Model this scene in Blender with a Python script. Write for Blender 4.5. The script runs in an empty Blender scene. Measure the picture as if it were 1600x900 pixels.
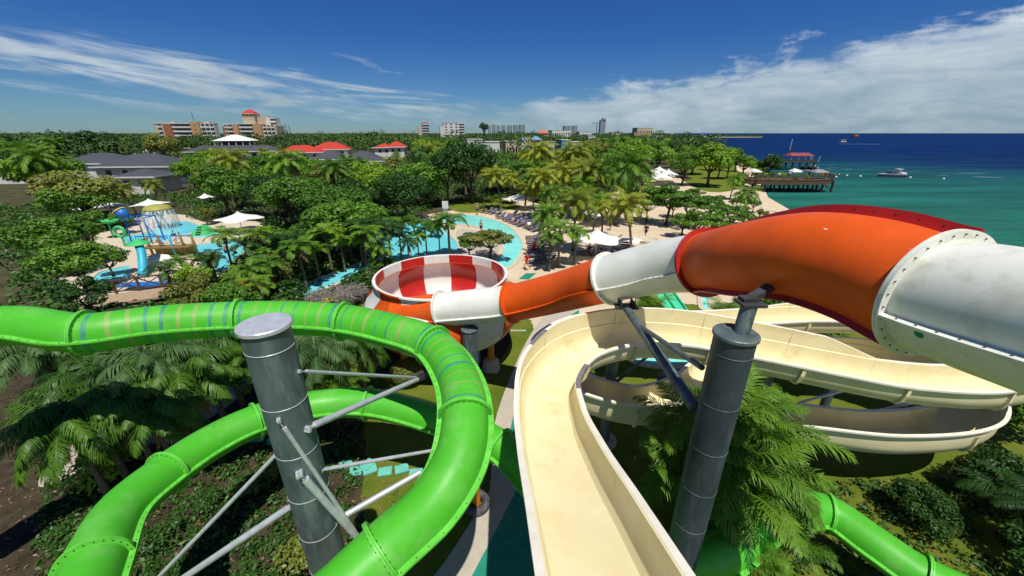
import bpy, math, random
import numpy as np
from mathutils import Vector, Matrix, Euler
R_ = math.radians
random.seed(7); rng = np.random.default_rng(7)
S = bpy.context.scene
COL = S.collection
# ---------------------------------------------------------------- camera
CAMH = 12.0; PITCH = R_(21.97); CP, SP = math.cos(PITCH), math.sin(PITCH)
cd = bpy.data.cameras.new('camera'); cam = bpy.data.objects.new('camera', cd); COL.objects.link(cam)
cam.location = (0, 0, CAMH); cam.rotation_euler = (R_(90) - PITCH, 0, 0)
cd.sensor_width = 36 * 1600 / 1350; cd.lens = 16; cd.clip_start = .05; cd.clip_end = 60000
S.camera = cam
# ---------------------------------------------------------------- light
SUN_EL, SUN_AZ = R_(66), R_(163)        # azimuth clockwise from +Y: the sun stands high behind the viewer, a little to the right
w = bpy.data.worlds.new('World'); S.world = w; w.use_nodes = True
sd = bpy.data.lights.new('sun', 'SUN'); sun = bpy.data.objects.new('sun', sd); COL.objects.link(sun)
sd.energy = 4.6; sd.angle = R_(.5); sd.color = (1, .955, .88)
sdir = Vector((math.sin(SUN_AZ) * math.cos(SUN_EL), math.cos(SUN_AZ) * math.cos(SUN_EL), math.sin(SUN_EL)))
sun.rotation_euler = sdir.to_track_quat('Z', 'Y').to_euler()
S.view_settings.view_transform = 'Standard'; S.view_settings.look = 'None'
S.view_settings.exposure = .15; S.view_settings.gamma = 1; S.view_settings.use_curve_mapping = False
S.render.resolution_x, S.render.resolution_y = 1024, 576

def world_nodes():
    t = w.node_tree; t.nodes.clear(); N = t.nodes.new; L = t.links.new
    out = N('ShaderNodeOutputWorld'); bg = N('ShaderNodeBackground'); bg.inputs[1].default_value = .075
    sky = N('ShaderNodeTexSky'); sky.sky_type = 'NISHITA'; sky.sun_disc = False
    sky.sun_elevation = SUN_EL; sky.sun_rotation = SUN_AZ
    sky.air_density = 1.0; sky.dust_density = .12; sky.ozone_density = 3.5; sky.altitude = 0
    def M(op, a, b=None, c=None):
        n = N('ShaderNodeMath'); n.operation = op
        for i, v in enumerate((a, b, c)):
            if v is None: continue
            if isinstance(v, (int, float)): n.inputs[i].default_value = v
            else: L(v, n.inputs[i])
        return n.outputs[0]
    tc = N('ShaderNodeTexCoord'); sep = N('ShaderNodeSeparateXYZ'); L(tc.outputs['Generated'], sep.inputs[0])
    x, y, z = sep.outputs
    az = M('ARCTAN2', x, y)
    zz = M('ADD', M('MAXIMUM', z, 0), .06)
    cmb = N('ShaderNodeCombineXYZ'); L(M('DIVIDE', x, zz), cmb.inputs[0]); L(M('DIVIDE', y, zz), cmb.inputs[1])
    def noise(scale, det, rough, vec, dist=0, off=0):
        n = N('ShaderNodeTexNoise'); n.inputs['Scale'].default_value = scale; n.inputs['Detail'].default_value = det
        n.inputs['Roughness'].default_value = rough; n.inputs['Distortion'].default_value = dist
        mp = N('ShaderNodeMapping'); mp.inputs['Location'].default_value = (off, off * .7, off * .3); L(vec, mp.inputs[0]); L(mp.outputs[0], n.inputs['Vector'])
        return n.outputs['Fac'], mp
    n1, _ = noise(.42, 9, .6, cmb.outputs[0], .5, 3.1)
    # angular noise for the ragged upper edge of the big cloud bank
    cm2 = N('ShaderNodeCombineXYZ'); L(M('MULTIPLY', az, 1.0), cm2.inputs[0]); L(M('MULTIPLY', z, 2.6), cm2.inputs[1])
    n2, _ = noise(7, 9, .62, cm2.outputs[0], .3, 1.7)
    n2b, _ = noise(24, 6, .6, cm2.outputs[0], .2, 4.7)
    # bank: below a line that rises to the right
    zb = M('ADD', M('MULTIPLY', az, .135), .082)
    d = M('MULTIPLY', M('SUBTRACT', zb, z), 15)
    bank = M('ADD', M('ADD', d, M('MULTIPLY', M('SUBTRACT', n2, .5), 2.6)), M('MULTIPLY', M('SUBTRACT', n2b, .5), 1.0))
    ra = N('ShaderNodeMapRange'); ra.interpolation_type = 'SMOOTHSTEP'; L(bank, ra.inputs[0]); ra.inputs[1].default_value = .05; ra.inputs[2].default_value = .75
    rightm = N('ShaderNodeMapRange'); rightm.interpolation_type = 'SMOOTHSTEP'; L(az, rightm.inputs[0]); rightm.inputs[1].default_value = -.14; rightm.inputs[2].default_value = .12
    # streaks in the bank lower down
    cm3 = N('ShaderNodeCombineXYZ'); L(M('MULTIPLY', az, 1.0), cm3.inputs[0]); L(M('MULTIPLY', z, 9), cm3.inputs[1])
    n3, _ = noise(4.2, 8, .62, cm3.outputs[0], .4, 7.7)
    st = N('ShaderNodeMapRange'); L(n3, st.inputs[0]); st.inputs[1].default_value = .34; st.inputs[2].default_value = .66; st.inputs[3].default_value = .62; st.inputs[4].default_value = 1.0
    dens_r = M('MULTIPLY', M('MULTIPLY', ra.outputs[0], rightm.outputs[0]), st.outputs[0])
    # wispy streaks on the left: slant down to the right
    cm4 = N('ShaderNodeCombineXYZ'); L(M('MULTIPLY', az, 1.5), cm4.inputs[0]); L(M('MULTIPLY', M('ADD', z, M('MULTIPLY', az, .10)), 14), cm4.inputs[1])
    n4, _ = noise(2.6, 10, .66, cm4.outputs[0], .7, 12.3)
    zc = M('ADD', M('MULTIPLY', az, -.12), .012)          # centre line of the streak belt
    belt = M('SUBTRACT', 1, M('MINIMUM', M('ABSOLUTE', M('MULTIPLY', M('SUBTRACT', z, zc), 12)), 1))
    wi = N('ShaderNodeMapRange'); wi.interpolation_type = 'SMOOTHSTEP'
    L(M('ADD', n4, M('MULTIPLY', belt, .27)), wi.inputs[0]); wi.inputs[1].default_value = .60; wi.inputs[2].default_value = .86
    leftm = N('ShaderNodeMapRange'); leftm.interpolation_type = 'SMOOTHSTEP'; L(az, leftm.inputs[0]); leftm.inputs[1].default_value = .1; leftm.inputs[2].default_value = -.25
    low = N('ShaderNodeMapRange'); low.interpolation_type = 'SMOOTHSTEP'; L(z, low.inputs[0]); low.inputs[1].default_value = .19; low.inputs[2].default_value = .10
    dens_l = M('MULTIPLY', M('MULTIPLY', wi.outputs[0], leftm.outputs[0]), M('MULTIPLY', low.outputs[0], .95))
    dens = M('MINIMUM', M('ADD', dens_r, dens_l), 1)
    dens = M('MULTIPLY', dens, M('GREATER_THAN', z, -.01))
    cc = N('ShaderNodeMix'); cc.data_type = 'RGBA'; cc.inputs[6].default_value = (3.4, 4.7, 5.7, 1); cc.inputs[7].default_value = (9.4, 10.2, 10.7, 1)
    sh = N('ShaderNodeMapRange'); L(M('ADD', M('MULTIPLY', n2, .7), M('MULTIPLY', z, 2.2)), sh.inputs[0]); sh.inputs[1].default_value = .35; sh.inputs[2].default_value = .8
    L(sh.outputs[0], cc.inputs[0])
    # the deep blue of a clear tropical sky seen through dry air
    tint = N('ShaderNodeMix'); tint.data_type = 'RGBA'; tint.blend_type = 'MULTIPLY'; tint.inputs[0].default_value = 1
    tr_ = N('ShaderNodeMapRange'); tr_.interpolation_type = 'SMOOTHSTEP'; L(z, tr_.inputs[0]); tr_.inputs[1].default_value = 0; tr_.inputs[2].default_value = .22
    tcx = N('ShaderNodeMix'); tcx.data_type = 'RGBA'; L(tr_.outputs[0], tcx.inputs[0]); tcx.inputs[6].default_value = (.36, .58, .82, 1); tcx.inputs[7].default_value = (.17, .43, .85, 1)
    L(sky.outputs[0], tint.inputs[6]); L(tcx.outputs[2], tint.inputs[7])
    mx = N('ShaderNodeMix'); mx.data_type = 'RGBA'; L(dens, mx.inputs[0]); L(tint.outputs[2], mx.inputs[6]); L(cc.outputs[2], mx.inputs[7])
    L(mx.outputs[2], bg.inputs[0]); L(bg.outputs[0], out.inputs[0])
world_nodes()

# ---------------------------------------------------------------- coordinates
def D(px, py, zc):                       # point at a given depth along the view axis
    u = (px - 800) / 600; v = (450 - py) / 600
    return Vector((u * zc, zc * (CP + v * SP), CAMH + zc * (v * CP - SP)))
def W(px, py, z=0.0):                    # point at a given height
    v = (450 - py) / 600
    zc = (CAMH - z) / (SP - v * CP)
    return D(px, py, zc)
def PX(p):                               # world -> picture, only used for spacing and labels
    zc = p[1] * CP - (p[2] - CAMH) * SP
    if zc <= .05: return (-9999, -9999, zc)
    return (800 + 600 * p[0] / zc, 450 - 600 * (p[1] * SP + (p[2] - CAMH) * CP) / zc, zc)

# ---------------------------------------------------------------- materials
def mat(name, col, col2=None, scale=3, rough=.5, spec=.4, metal=0, bump=0, bscale=20, detail=5, coord='Object', attr=None, trans=0, emit=None, coat=0, r2=None, lo=.35, hi=.65, stretch=None, stain=None):
    m = bpy.data.materials.new(name); m.use_nodes = True
    t = m.node_tree; N = t.nodes.new; L = t.links.new; b = t.nodes['Principled BSDF']; out = t.nodes['Material Output']
    b.inputs['Base Color'].default_value = (*col, 1); b.inputs['Roughness'].default_value = rough
    b.inputs['Specular IOR Level'].default_value = spec; b.inputs['Metallic'].default_value = metal
    if coat: b.inputs['Coat Weight'].default_value = coat; b.inputs['Coat Roughness'].default_value = .12
    tc = N('ShaderNodeTexCoord'); vec = tc.outputs[coord]
    if stretch:
        mp = N('ShaderNodeMapping'); mp.inputs['Scale'].default_value = stretch; L(vec, mp.inputs[0]); vec = mp.outputs[0]
    colout = None
    if col2 is not None or r2 is not None:
        n = N('ShaderNodeTexNoise'); n.inputs['Scale'].default_value = scale; n.inputs['Detail'].default_value = detail; n.inputs['Roughness'].default_value = .62; L(vec, n.inputs['Vector'])
        mr = N('ShaderNodeMapRange'); L(n.outputs['Fac'], mr.inputs[0]); mr.inputs[1].default_value = lo; mr.inputs[2].default_value = hi
        if col2 is not None:
            mx = N('ShaderNodeMix'); mx.data_type = 'RGBA'; mx.inputs[6].default_value = (*col, 1); mx.inputs[7].default_value = (*col2, 1)
            L(mr.outputs[0], mx.inputs[0]); colout = mx.outputs[2]
            if stain:                     # marks and runs with a shape of their own
                sc_, ss_, sl_, sh_, sst = stain; mp2 = N('ShaderNodeMapping'); mp2.inputs['Scale'].default_value = sst; mp2.inputs['Location'].default_value = (3.3, 1.7, 5.1); L(tc.outputs[coord], mp2.inputs[0])
                n2 = N('ShaderNodeTexNoise'); n2.inputs['Scale'].default_value = ss_; n2.inputs['Detail'].default_value = 9; n2.inputs['Roughness'].default_value = .68; L(mp2.outputs[0], n2.inputs['Vector'])
                r3 = N('ShaderNodeMapRange'); L(n2.outputs['Fac'], r3.inputs[0]); r3.inputs[1].default_value = sl_; r3.inputs[2].default_value = sh_; r3.inputs[4].default_value = .75
                mx3 = N('ShaderNodeMix'); mx3.data_type = 'RGBA'; L(r3.outputs[0], mx3.inputs[0]); L(colout, mx3.inputs[6]); mx3.inputs[7].default_value = (*sc_, 1); colout = mx3.outputs[2]
        if r2 is not None:
            m2 = N('ShaderNodeMapRange'); L(mr.outputs[0], m2.inputs[0]); m2.inputs[3].default_value = rough; m2.inputs[4].default_value = r2; L(m2.outputs[0], b.inputs['Roughness'])
    if attr:                              # per-leaf tone and per-plant tone
        at = N('ShaderNodeAttribute'); at.attribute_name = 'rnd'; oi = N('ShaderNodeObjectInfo')
        a1 = N('ShaderNodeMath'); a1.operation = 'MULTIPLY_ADD'; L(at.outputs['Fac'], a1.inputs[0]); a1.inputs[1].default_value = .55
        a2 = N('ShaderNodeMath'); a2.operation = 'MULTIPLY'; L(oi.outputs['Random'], a2.inputs[0]); a2.inputs[1].default_value = .45; L(a2.outputs[0], a1.inputs[2])
        mx = N('ShaderNodeMix'); mx.data_type = 'RGBA'; mx.inputs[6].default_value = (*col, 1); mx.inputs[7].default_value = (*attr, 1)
        L(a1.outputs[0], mx.inputs[0]); colout = mx.outputs[2]
    if colout is not None: L(colout, b.inputs['Base Color'])
    if bump:
        n = N('ShaderNodeTexNoise'); n.inputs['Scale'].default_value = bscale; n.inputs['Detail'].default_value = 4; L(vec, n.inputs['Vector'])
        bp = N('ShaderNodeBump'); bp.inputs['Strength'].default_value = bump; bp.inputs['Distance'].default_value = .05; L(n.outputs['Fac'], bp.inputs['Height']); L(bp.outputs[0], b.inputs['Normal'])
    if trans:
        tr = N('ShaderNodeBsdfTranslucent'); ms = N('ShaderNodeMixShader'); ms.inputs[0].default_value = trans
        if colout is not None: L(colout, tr.inputs[0])
        else: tr.inputs[0].default_value = (*col, 1)
        L(b.outputs[0], ms.inputs[1]); L(tr.outputs[0], ms.inputs[2]); L(ms.outputs[0], out.inputs[0])
    return m

M = {}
M['green'] = mat('green_fibreglass', (.072, .43, .023), (.062, .385, .02), 1.3, .42, .3, r2=.52, stain=((.17, .47, .10), 1.1, .50, .72, (1, 1, 1)))
M['green_bl'] = mat('blue_band', (.03, .20, .16), (.06, .33, .12), 5, .5)
M['green_tan'] = mat('tan_band', (.26, .33, .09), (.13, .38, .05), 5, .5)
M['green_fl'] = mat('green_flange', (.13, .58, .06), (.10, .45, .04), 4, .45)
M['orange'] = mat('orange_fibreglass', (.74, .105, .008), (.62, .08, .006), 1.1, .42, .25, r2=.55, stain=((.56, .12, .03), .8, .54, .74, (1, 1, 1)))
M['red'] = mat('red_fibreglass', (.42, .018, .012), (.34, .015, .01), 2, .4)
M['white'] = mat('white_fibreglass', (.76, .77, .70), (.66, .67, .58), 1.5, .38, .4, r2=.55, detail=8)
M['whited'] = mat('stained_white_fibreglass', (.74, .75, .66), (.46, .45, .31), 3.2, .42, .4, r2=.6, detail=10, lo=.48, hi=.82)
M['bowlred'] = mat('bowl_red', (.50, .022, .015), (.42, .018, .012), 2, .3, coat=.2)
M['beige'] = mat('beige_gelcoat', (.80, .72, .45), (.74, .65, .36), 1.2, .36, .35, r2=.5, detail=9, stain=((.50, .38, .15), .7, .56, .74, (1, 1, 1)))
M['beiged'] = mat('beige_rim', (.84, .80, .68), (.74, .70, .56), 3, .4, .3)
M['grime'] = mat('worn_beige', (.62, .52, .30), (.48, .40, .2), 6, .6, .3)
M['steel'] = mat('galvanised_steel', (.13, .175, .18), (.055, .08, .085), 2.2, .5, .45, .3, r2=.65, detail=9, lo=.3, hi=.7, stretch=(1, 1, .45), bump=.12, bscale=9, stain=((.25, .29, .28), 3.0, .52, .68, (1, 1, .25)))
M['steel_d'] = mat('darker_post_steel', (.055, .075, .095), (.026, .037, .048), 2.2, .5, .4, .2, r2=.65, detail=9, lo=.3, hi=.7, stretch=(1, 1, .45), bump=.12, bscale=9, stain=((.12, .145, .16), 3.0, .54, .74, (1, 1, .25)))  # post steel again in a darker, bluer tone, for the right post
M['steel_l'] = mat('pale_galvanised_steel', (.60, .62, .64), (.46, .49, .52), 6, .4, .5, .35, detail=8)
M['bolt'] = mat('bolt_steel', (.10, .10, .10), (.22, .17, .12), 20, .5, .5, .7)
M['dark'] = mat('dark_steel', (.06, .065, .07), (.03, .03, .03), 5, .6)
M['concrete'] = mat('concrete', (.47, .42, .34), (.38, .335, .27), 2.5, .85, .2, bump=.2, bscale=40, detail=9, lo=.3, hi=.7)
M['slab'] = mat('pale_slab', (.50, .46, .38), (.4, .37, .3), 8, .85, .2)
M['teal'] = mat('teal_paint', (.012, .19, .125), (.02, .25, .17), 3, .6, .3, detail=8)
M['sand'] = mat('sand', (.62, .51, .36), (.50, .40, .27), .25, .95, .1, bump=.5, bscale=6, detail=10, lo=.3, hi=.7)
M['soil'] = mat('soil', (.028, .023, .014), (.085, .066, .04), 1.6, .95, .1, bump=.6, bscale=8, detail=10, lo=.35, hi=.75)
M['pool'] = mat('pool_water', (.13, .56, .62), (.18, .66, .70), .6, .06, .45, bump=.25, bscale=3)
M['poolt'] = mat('pale_turquoise_pool', (.20, .68, .58), (.27, .76, .66), .5, .07, .45, bump=.2, bscale=3)
M['coping'] = mat('coping', (.60, .52, .38), (.48, .4, .3), 4, .8)
M['wood'] = mat('wood', (.13, .085, .05), (.07, .045, .03), 5, .8, .2, stretch=(1, 1, 6))
M['plank'] = mat('boardwalk', (.42, .31, .2), (.3, .22, .14), 6, .85, .2, stretch=(6, .6, 1))
M['canvas'] = mat('white_canvas', (.80, .80, .77), (.72, .72, .69), 3, .8, .2, trans=.15)
M['dark_brown'] = mat('dark_brown', (.03, .022, .016), (.07, .05, .03), 7, .95, .1)
M['cushion'] = mat('grey_cushion', (.16, .15, .19), (.11, .10, .14), 6, .9, .1)
M['skin1'] = mat('skin', (.35, .19, .11), None, rough=.6)
M['hair'] = mat('hair', (.015, .012, .01), None, rough=.6)
for k, c in dict(c_red=(.62, .02, .015), c_white=(.75, .75, .75), c_navy=(.02, .03, .12), c_black=(.02, .02, .025), c_pink=(.7, .2, .22), c_blue=(.03, .18, .5), c_orange=(.7, .2, .03), c_grey=(.25, .25, .27)).items():
    M[k] = mat('cloth_' + k[2:], c, None, rough=.9, spec=.1)
M['shingle'] = mat('grey_shingle', (.075, .085, .10), (.045, .05, .06), 3, .85, .2, stretch=(1, 1, 5))
M['redroof'] = mat('red_roof', (.50, .05, .035), (.38, .035, .025), 1.5, .7, .2)
M['salmon'] = mat('salmon_roof', (.55, .16, .08), (.4, .11, .06), 1.5, .7, .2)
M['stucco'] = mat('stucco', (.66, .65, .60), (.54, .53, .49), 1.2, .9, .1)
M['cream'] = mat('cream_wall', (.50, .43, .30), (.42, .36, .25), .8, .9, .1)
M['brick'] = mat('brick_wall', (.33, .13, .08), (.27, .11, .07), .8, .9, .1)
M['tanwall'] = mat('tan_wall', (.47, .29, .15), (.40, .25, .13), .8, .9, .1)
M['bluewall'] = mat('blue_wall', (.14, .32, .50), (.1, .25, .4), .8, .9, .1)
M['tealwall'] = mat('teal_wall', (.10, .38, .36), (.08, .3, .3), .8, .9, .1)
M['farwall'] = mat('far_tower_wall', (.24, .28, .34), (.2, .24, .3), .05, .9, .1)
M['glass'] = mat('window_glass', (.025, .03, .04), None, rough=.12, spec=.7)
M['blue'] = mat('blue_paint', (.02, .17, .55), (.02, .13, .42), 5, .4)
M['aqua'] = mat('aqua_paint', (.05, .45, .62), (.04, .36, .5), 5, .4)
M['yellow'] = mat('yellow_paint', (.72, .48, .02), None, rough=.5)
M['ochre'] = mat('ochre_paint', (.26, .16, .045), (.16, .10, .03), 2, .6)
M['olive'] = mat('olive_yellow_paint', (.36, .34, .07), (.28, .27, .06), 4, .6)
M['opost'] = mat('orange_post_paint', (.66, .24, .025), (.5, .18, .02), 3, .5)
M['sgreen'] = mat('toy_green', (.06, .50, .15), (.05, .4, .12), 3, .45)
M['racer'] = mat('racer_green', (.05, .50, .25), (.08, .6, .33), 2, .4)
M['rubber'] = mat('black_rubber', (.035, .036, .04), (.10, .10, .11), 5, .7)
M['trunk'] = mat('bark', (.11, .085, .06), (.05, .04, .03), 4, .9, .1, stretch=(1, 1, .4))
M['ptrunk'] = mat('palm_bark', (.20, .165, .12), (.09, .075, .055), 3, .9, .1, stretch=(.5, .5, 5))
def leaf(name, a, b, tr=.3, rough=.5, spec=.35): return mat(name, a, rough=rough, spec=spec, attr=b, trans=tr)
M['lf_mid'] = leaf('leaf_mid_green', (.032, .105, .010), (.16, .33, .025))
M['lf_bright'] = leaf('leaf_bright_green', (.08, .21, .010), (.30, .46, .028))
M['lf_dark'] = leaf('leaf_dark_green', (.014, .052, .008), (.05, .13, .014))
M['lf_olive'] = leaf('leaf_olive', (.09, .125, .018), (.29, .31, .055))
M['lf_palm'] = leaf('palm_leaf', (.038, .12, .010), (.20, .36, .026), .3, .5, .25)
M['lf_palmy'] = leaf('palm_leaf_yellowing', (.09, .16, .012), (.38, .40, .035), .3, .5, .25)
M['lf_palmg'] = leaf('palm_leaf_bluish', (.045, .11, .03), (.15, .26, .08), .25, .5, .25)
M['lf_near'] = leaf('deep_green_palm_leaf', (.014, .055, .008), (.11, .24, .018), .22, .45, .3)
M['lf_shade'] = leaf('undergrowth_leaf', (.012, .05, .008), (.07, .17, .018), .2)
M['croton'] = leaf('variegated_leaf', (.05, .11, .012), (.40, .34, .05), .2)
M['redleaf'] = leaf('dry_red_leaf', (.03, .10, .012), (.34, .10, .03), .2)
M['deadleaf'] = leaf('dead_frond', (.13, .085, .04), (.32, .22, .11), .15, .8, .1)
M['litter'] = leaf('dry_leaf', (.10, .06, .025), (.34, .22, .10), .1)
M['twig'] = mat('grey_twig', (.26, .23, .20), (.16, .14, .12), 8, .9)

def grass_mat():
    m = bpy.data.materials.new('lawn'); m.use_nodes = True; t = m.node_tree; N = t.nodes.new; L = t.links.new; b = t.nodes['Principled BSDF']
    b.inputs['Roughness'].default_value = .95; b.inputs['Specular IOR Level'].default_value = .1
    g = N('ShaderNodeNewGeometry')
    def nz(s, d):
        n = N('ShaderNodeTexNoise'); n.inputs['Scale'].default_value = s; n.inputs['Detail'].default_value = d; n.inputs['Roughness'].default_value = .65; L(g.outputs['Position'], n.inputs['Vector']); return n.outputs['Fac']
    r = N('ShaderNodeValToRGB'); L(nz(.55, 10), r.inputs[0]); e = r.color_ramp.elements
    e[0].position = .34; e[0].color = (.085, .15, .012, 1); e[1].position = .62; e[1].color = (.17, .19, .03, 1); x = e.new(.78); x.color = (.27, .22, .08, 1)
    mx = N('ShaderNodeMix'); mx.data_type = 'RGBA'; mx.blend_type = 'MULTIPLY'; mx.inputs[0].default_value = .75; L(r.outputs[0], mx.inputs[6])
    r2 = N('ShaderNodeValToRGB'); L(nz(26, 5), r2.inputs[0]); r2.color_ramp.elements[0].position = .3; r2.color_ramp.elements[0].color = (.35, .4, .3, 1); r2.color_ramp.elements[1].position = .65; r2.color_ramp.elements[1].color = (1.25, 1.2, 1.1, 1)
    L(r2.outputs[0], mx.inputs[7]); L(mx.outputs[2], b.inputs['Base Color'])
    bp = N('ShaderNodeBump'); bp.inputs['Strength'].default_value = .8; bp.inputs['Distance'].default_value = .05; L(nz(38, 4), bp.inputs['Height']); L(bp.outputs[0], b.inputs['Normal'])
    return m
M['grass'] = grass_mat()
def sea_mat():
    m = bpy.data.materials.new('sea_water'); m.use_nodes = True; t = m.node_tree; N = t.nodes.new; L = t.links.new; b = t.nodes['Principled BSDF']
    t.nodes.remove(b); out_ = t.nodes['Material Output']; b = N('ShaderNodeBsdfDiffuse'); gl = N('ShaderNodeBsdfGlossy'); gl.inputs['Roughness'].default_value = .28; ms_ = N('ShaderNodeMixShader'); ms_.inputs[0].default_value = .03; L(b.outputs[0], ms_.inputs[1]); L(gl.outputs[0], ms_.inputs[2]); L(ms_.outputs[0], out_.inputs[0])
    g = N('ShaderNodeNewGeometry')
    ln = N('ShaderNodeVectorMath'); ln.operation = 'LENGTH'; L(g.outputs['Position'], ln.inputs[0])
    def nz(s, d, sc=(1, 1, 1), ro=.6):
        mp = N('ShaderNodeMapping'); mp.inputs['Scale'].default_value = sc; mp.inputs['Rotation'].default_value = (0, 0, .35); L(g.outputs['Position'], mp.inputs[0])
        n = N('ShaderNodeTexNoise'); n.inputs['Scale'].default_value = s; n.inputs['Detail'].default_value = d; n.inputs['Roughness'].default_value = ro; L(mp.outputs[0], n.inputs['Vector']); return n.outputs['Fac']
    n = nz(.02, 6, (.5, 1.4, 1))
    a = N('ShaderNodeMath'); a.operation = 'MULTIPLY_ADD'; L(n, a.inputs[0]); a.inputs[1].default_value = 80; L(ln.outputs['Value'], a.inputs[2])
    mr = N('ShaderNodeMapRange'); L(a.outputs[0], mr.inputs[0]); mr.inputs[1].default_value = 110; mr.inputs[2].default_value = 420
    r = N('ShaderNodeValToRGB'); L(mr.outputs[0], r.inputs[0]); e = r.color_ramp.elements
    e[0].position = 0; e[0].color = (.020, .20, .13, 1); e[1].position = 1; e[1].color = (.004, .028, .115, 1)
    for p, c in ((.15, (.014, .150, .125, 1)), (.33, (.012, .115, .115, 1)), (.48, (.010, .085, .125, 1)), (.60, (.006, .040, .115, 1))):
        x = e.new(p); x.color = c
    # darker seagrass and swell streaks + white caps
    s1 = nz(.05, 7, (.35, 2.0, 1)); r1 = N('ShaderNodeMapRange'); L(s1, r1.inputs[0]); r1.inputs[1].default_value = .35; r1.inputs[2].default_value = .68; r1.inputs[3].default_value = .55; r1.inputs[4].default_value = 1.18
    mx = N('ShaderNodeMix'); mx.data_type = 'RGBA'; mx.blend_type = 'MULTIPLY'; mx.inputs[0].default_value = 1; L(r.outputs[0], mx.inputs[6]); L(r1.outputs[0], mx.inputs[7])
    s2 = nz(.3, 9, (.22, 2.2, 1), .7); f = N('ShaderNodeMapRange'); L(s2, f.inputs[0]); f.inputs[1].default_value = .68; f.inputs[2].default_value = .76
    # a line of broken water where the reef drops off
    bl = N('ShaderNodeMapRange'); bl.interpolation_type = 'SMOOTHSTEP'
    ab = N('ShaderNodeMath'); ab.operation = 'SUBTRACT'; L(a.outputs[0], ab.inputs[0]); ab.inputs[1].default_value = 245
    ab2 = N('ShaderNodeMath'); ab2.operation = 'ABSOLUTE'; L(ab.outputs[0], ab2.inputs[0]); L(ab2.outputs[0], bl.inputs[0]); bl.inputs[1].default_value = 22; bl.inputs[2].default_value = 2; bl.inputs[3].default_value = 0; bl.inputs[4].default_value = .10
    f2 = N('ShaderNodeMath'); f2.operation = 'ADD'; L(s2, f2.inputs[0]); L(bl.outputs[0], f2.inputs[1]); L(f2.outputs[0], f.inputs[0])
    fm = N('ShaderNodeMath'); fm.operation = 'MULTIPLY'; L(f.outputs[0], fm.inputs[0]); fm.inputs[1].default_value = .6
    m2 = N('ShaderNodeMix'); m2.data_type = 'RGBA'; L(fm.outputs[0], m2.inputs[0]); L(mx.outputs[2], m2.inputs[6]); m2.inputs[7].default_value = (.6, .68, .7, 1)
    L(m2.outputs[2], b.inputs['Color']); GL = gl
    bp = N('ShaderNodeBump'); bp.inputs['Strength'].default_value = 1; bp.inputs['Distance'].default_value = .9; L(nz(.45, 7, (.45, 1.9, 1), .7), bp.inputs['Height']); L(bp.outputs[0], b.inputs['Normal']); L(bp.outputs[0], gl.inputs['Normal'])
    return m
M['sea'] = sea_mat()

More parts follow.
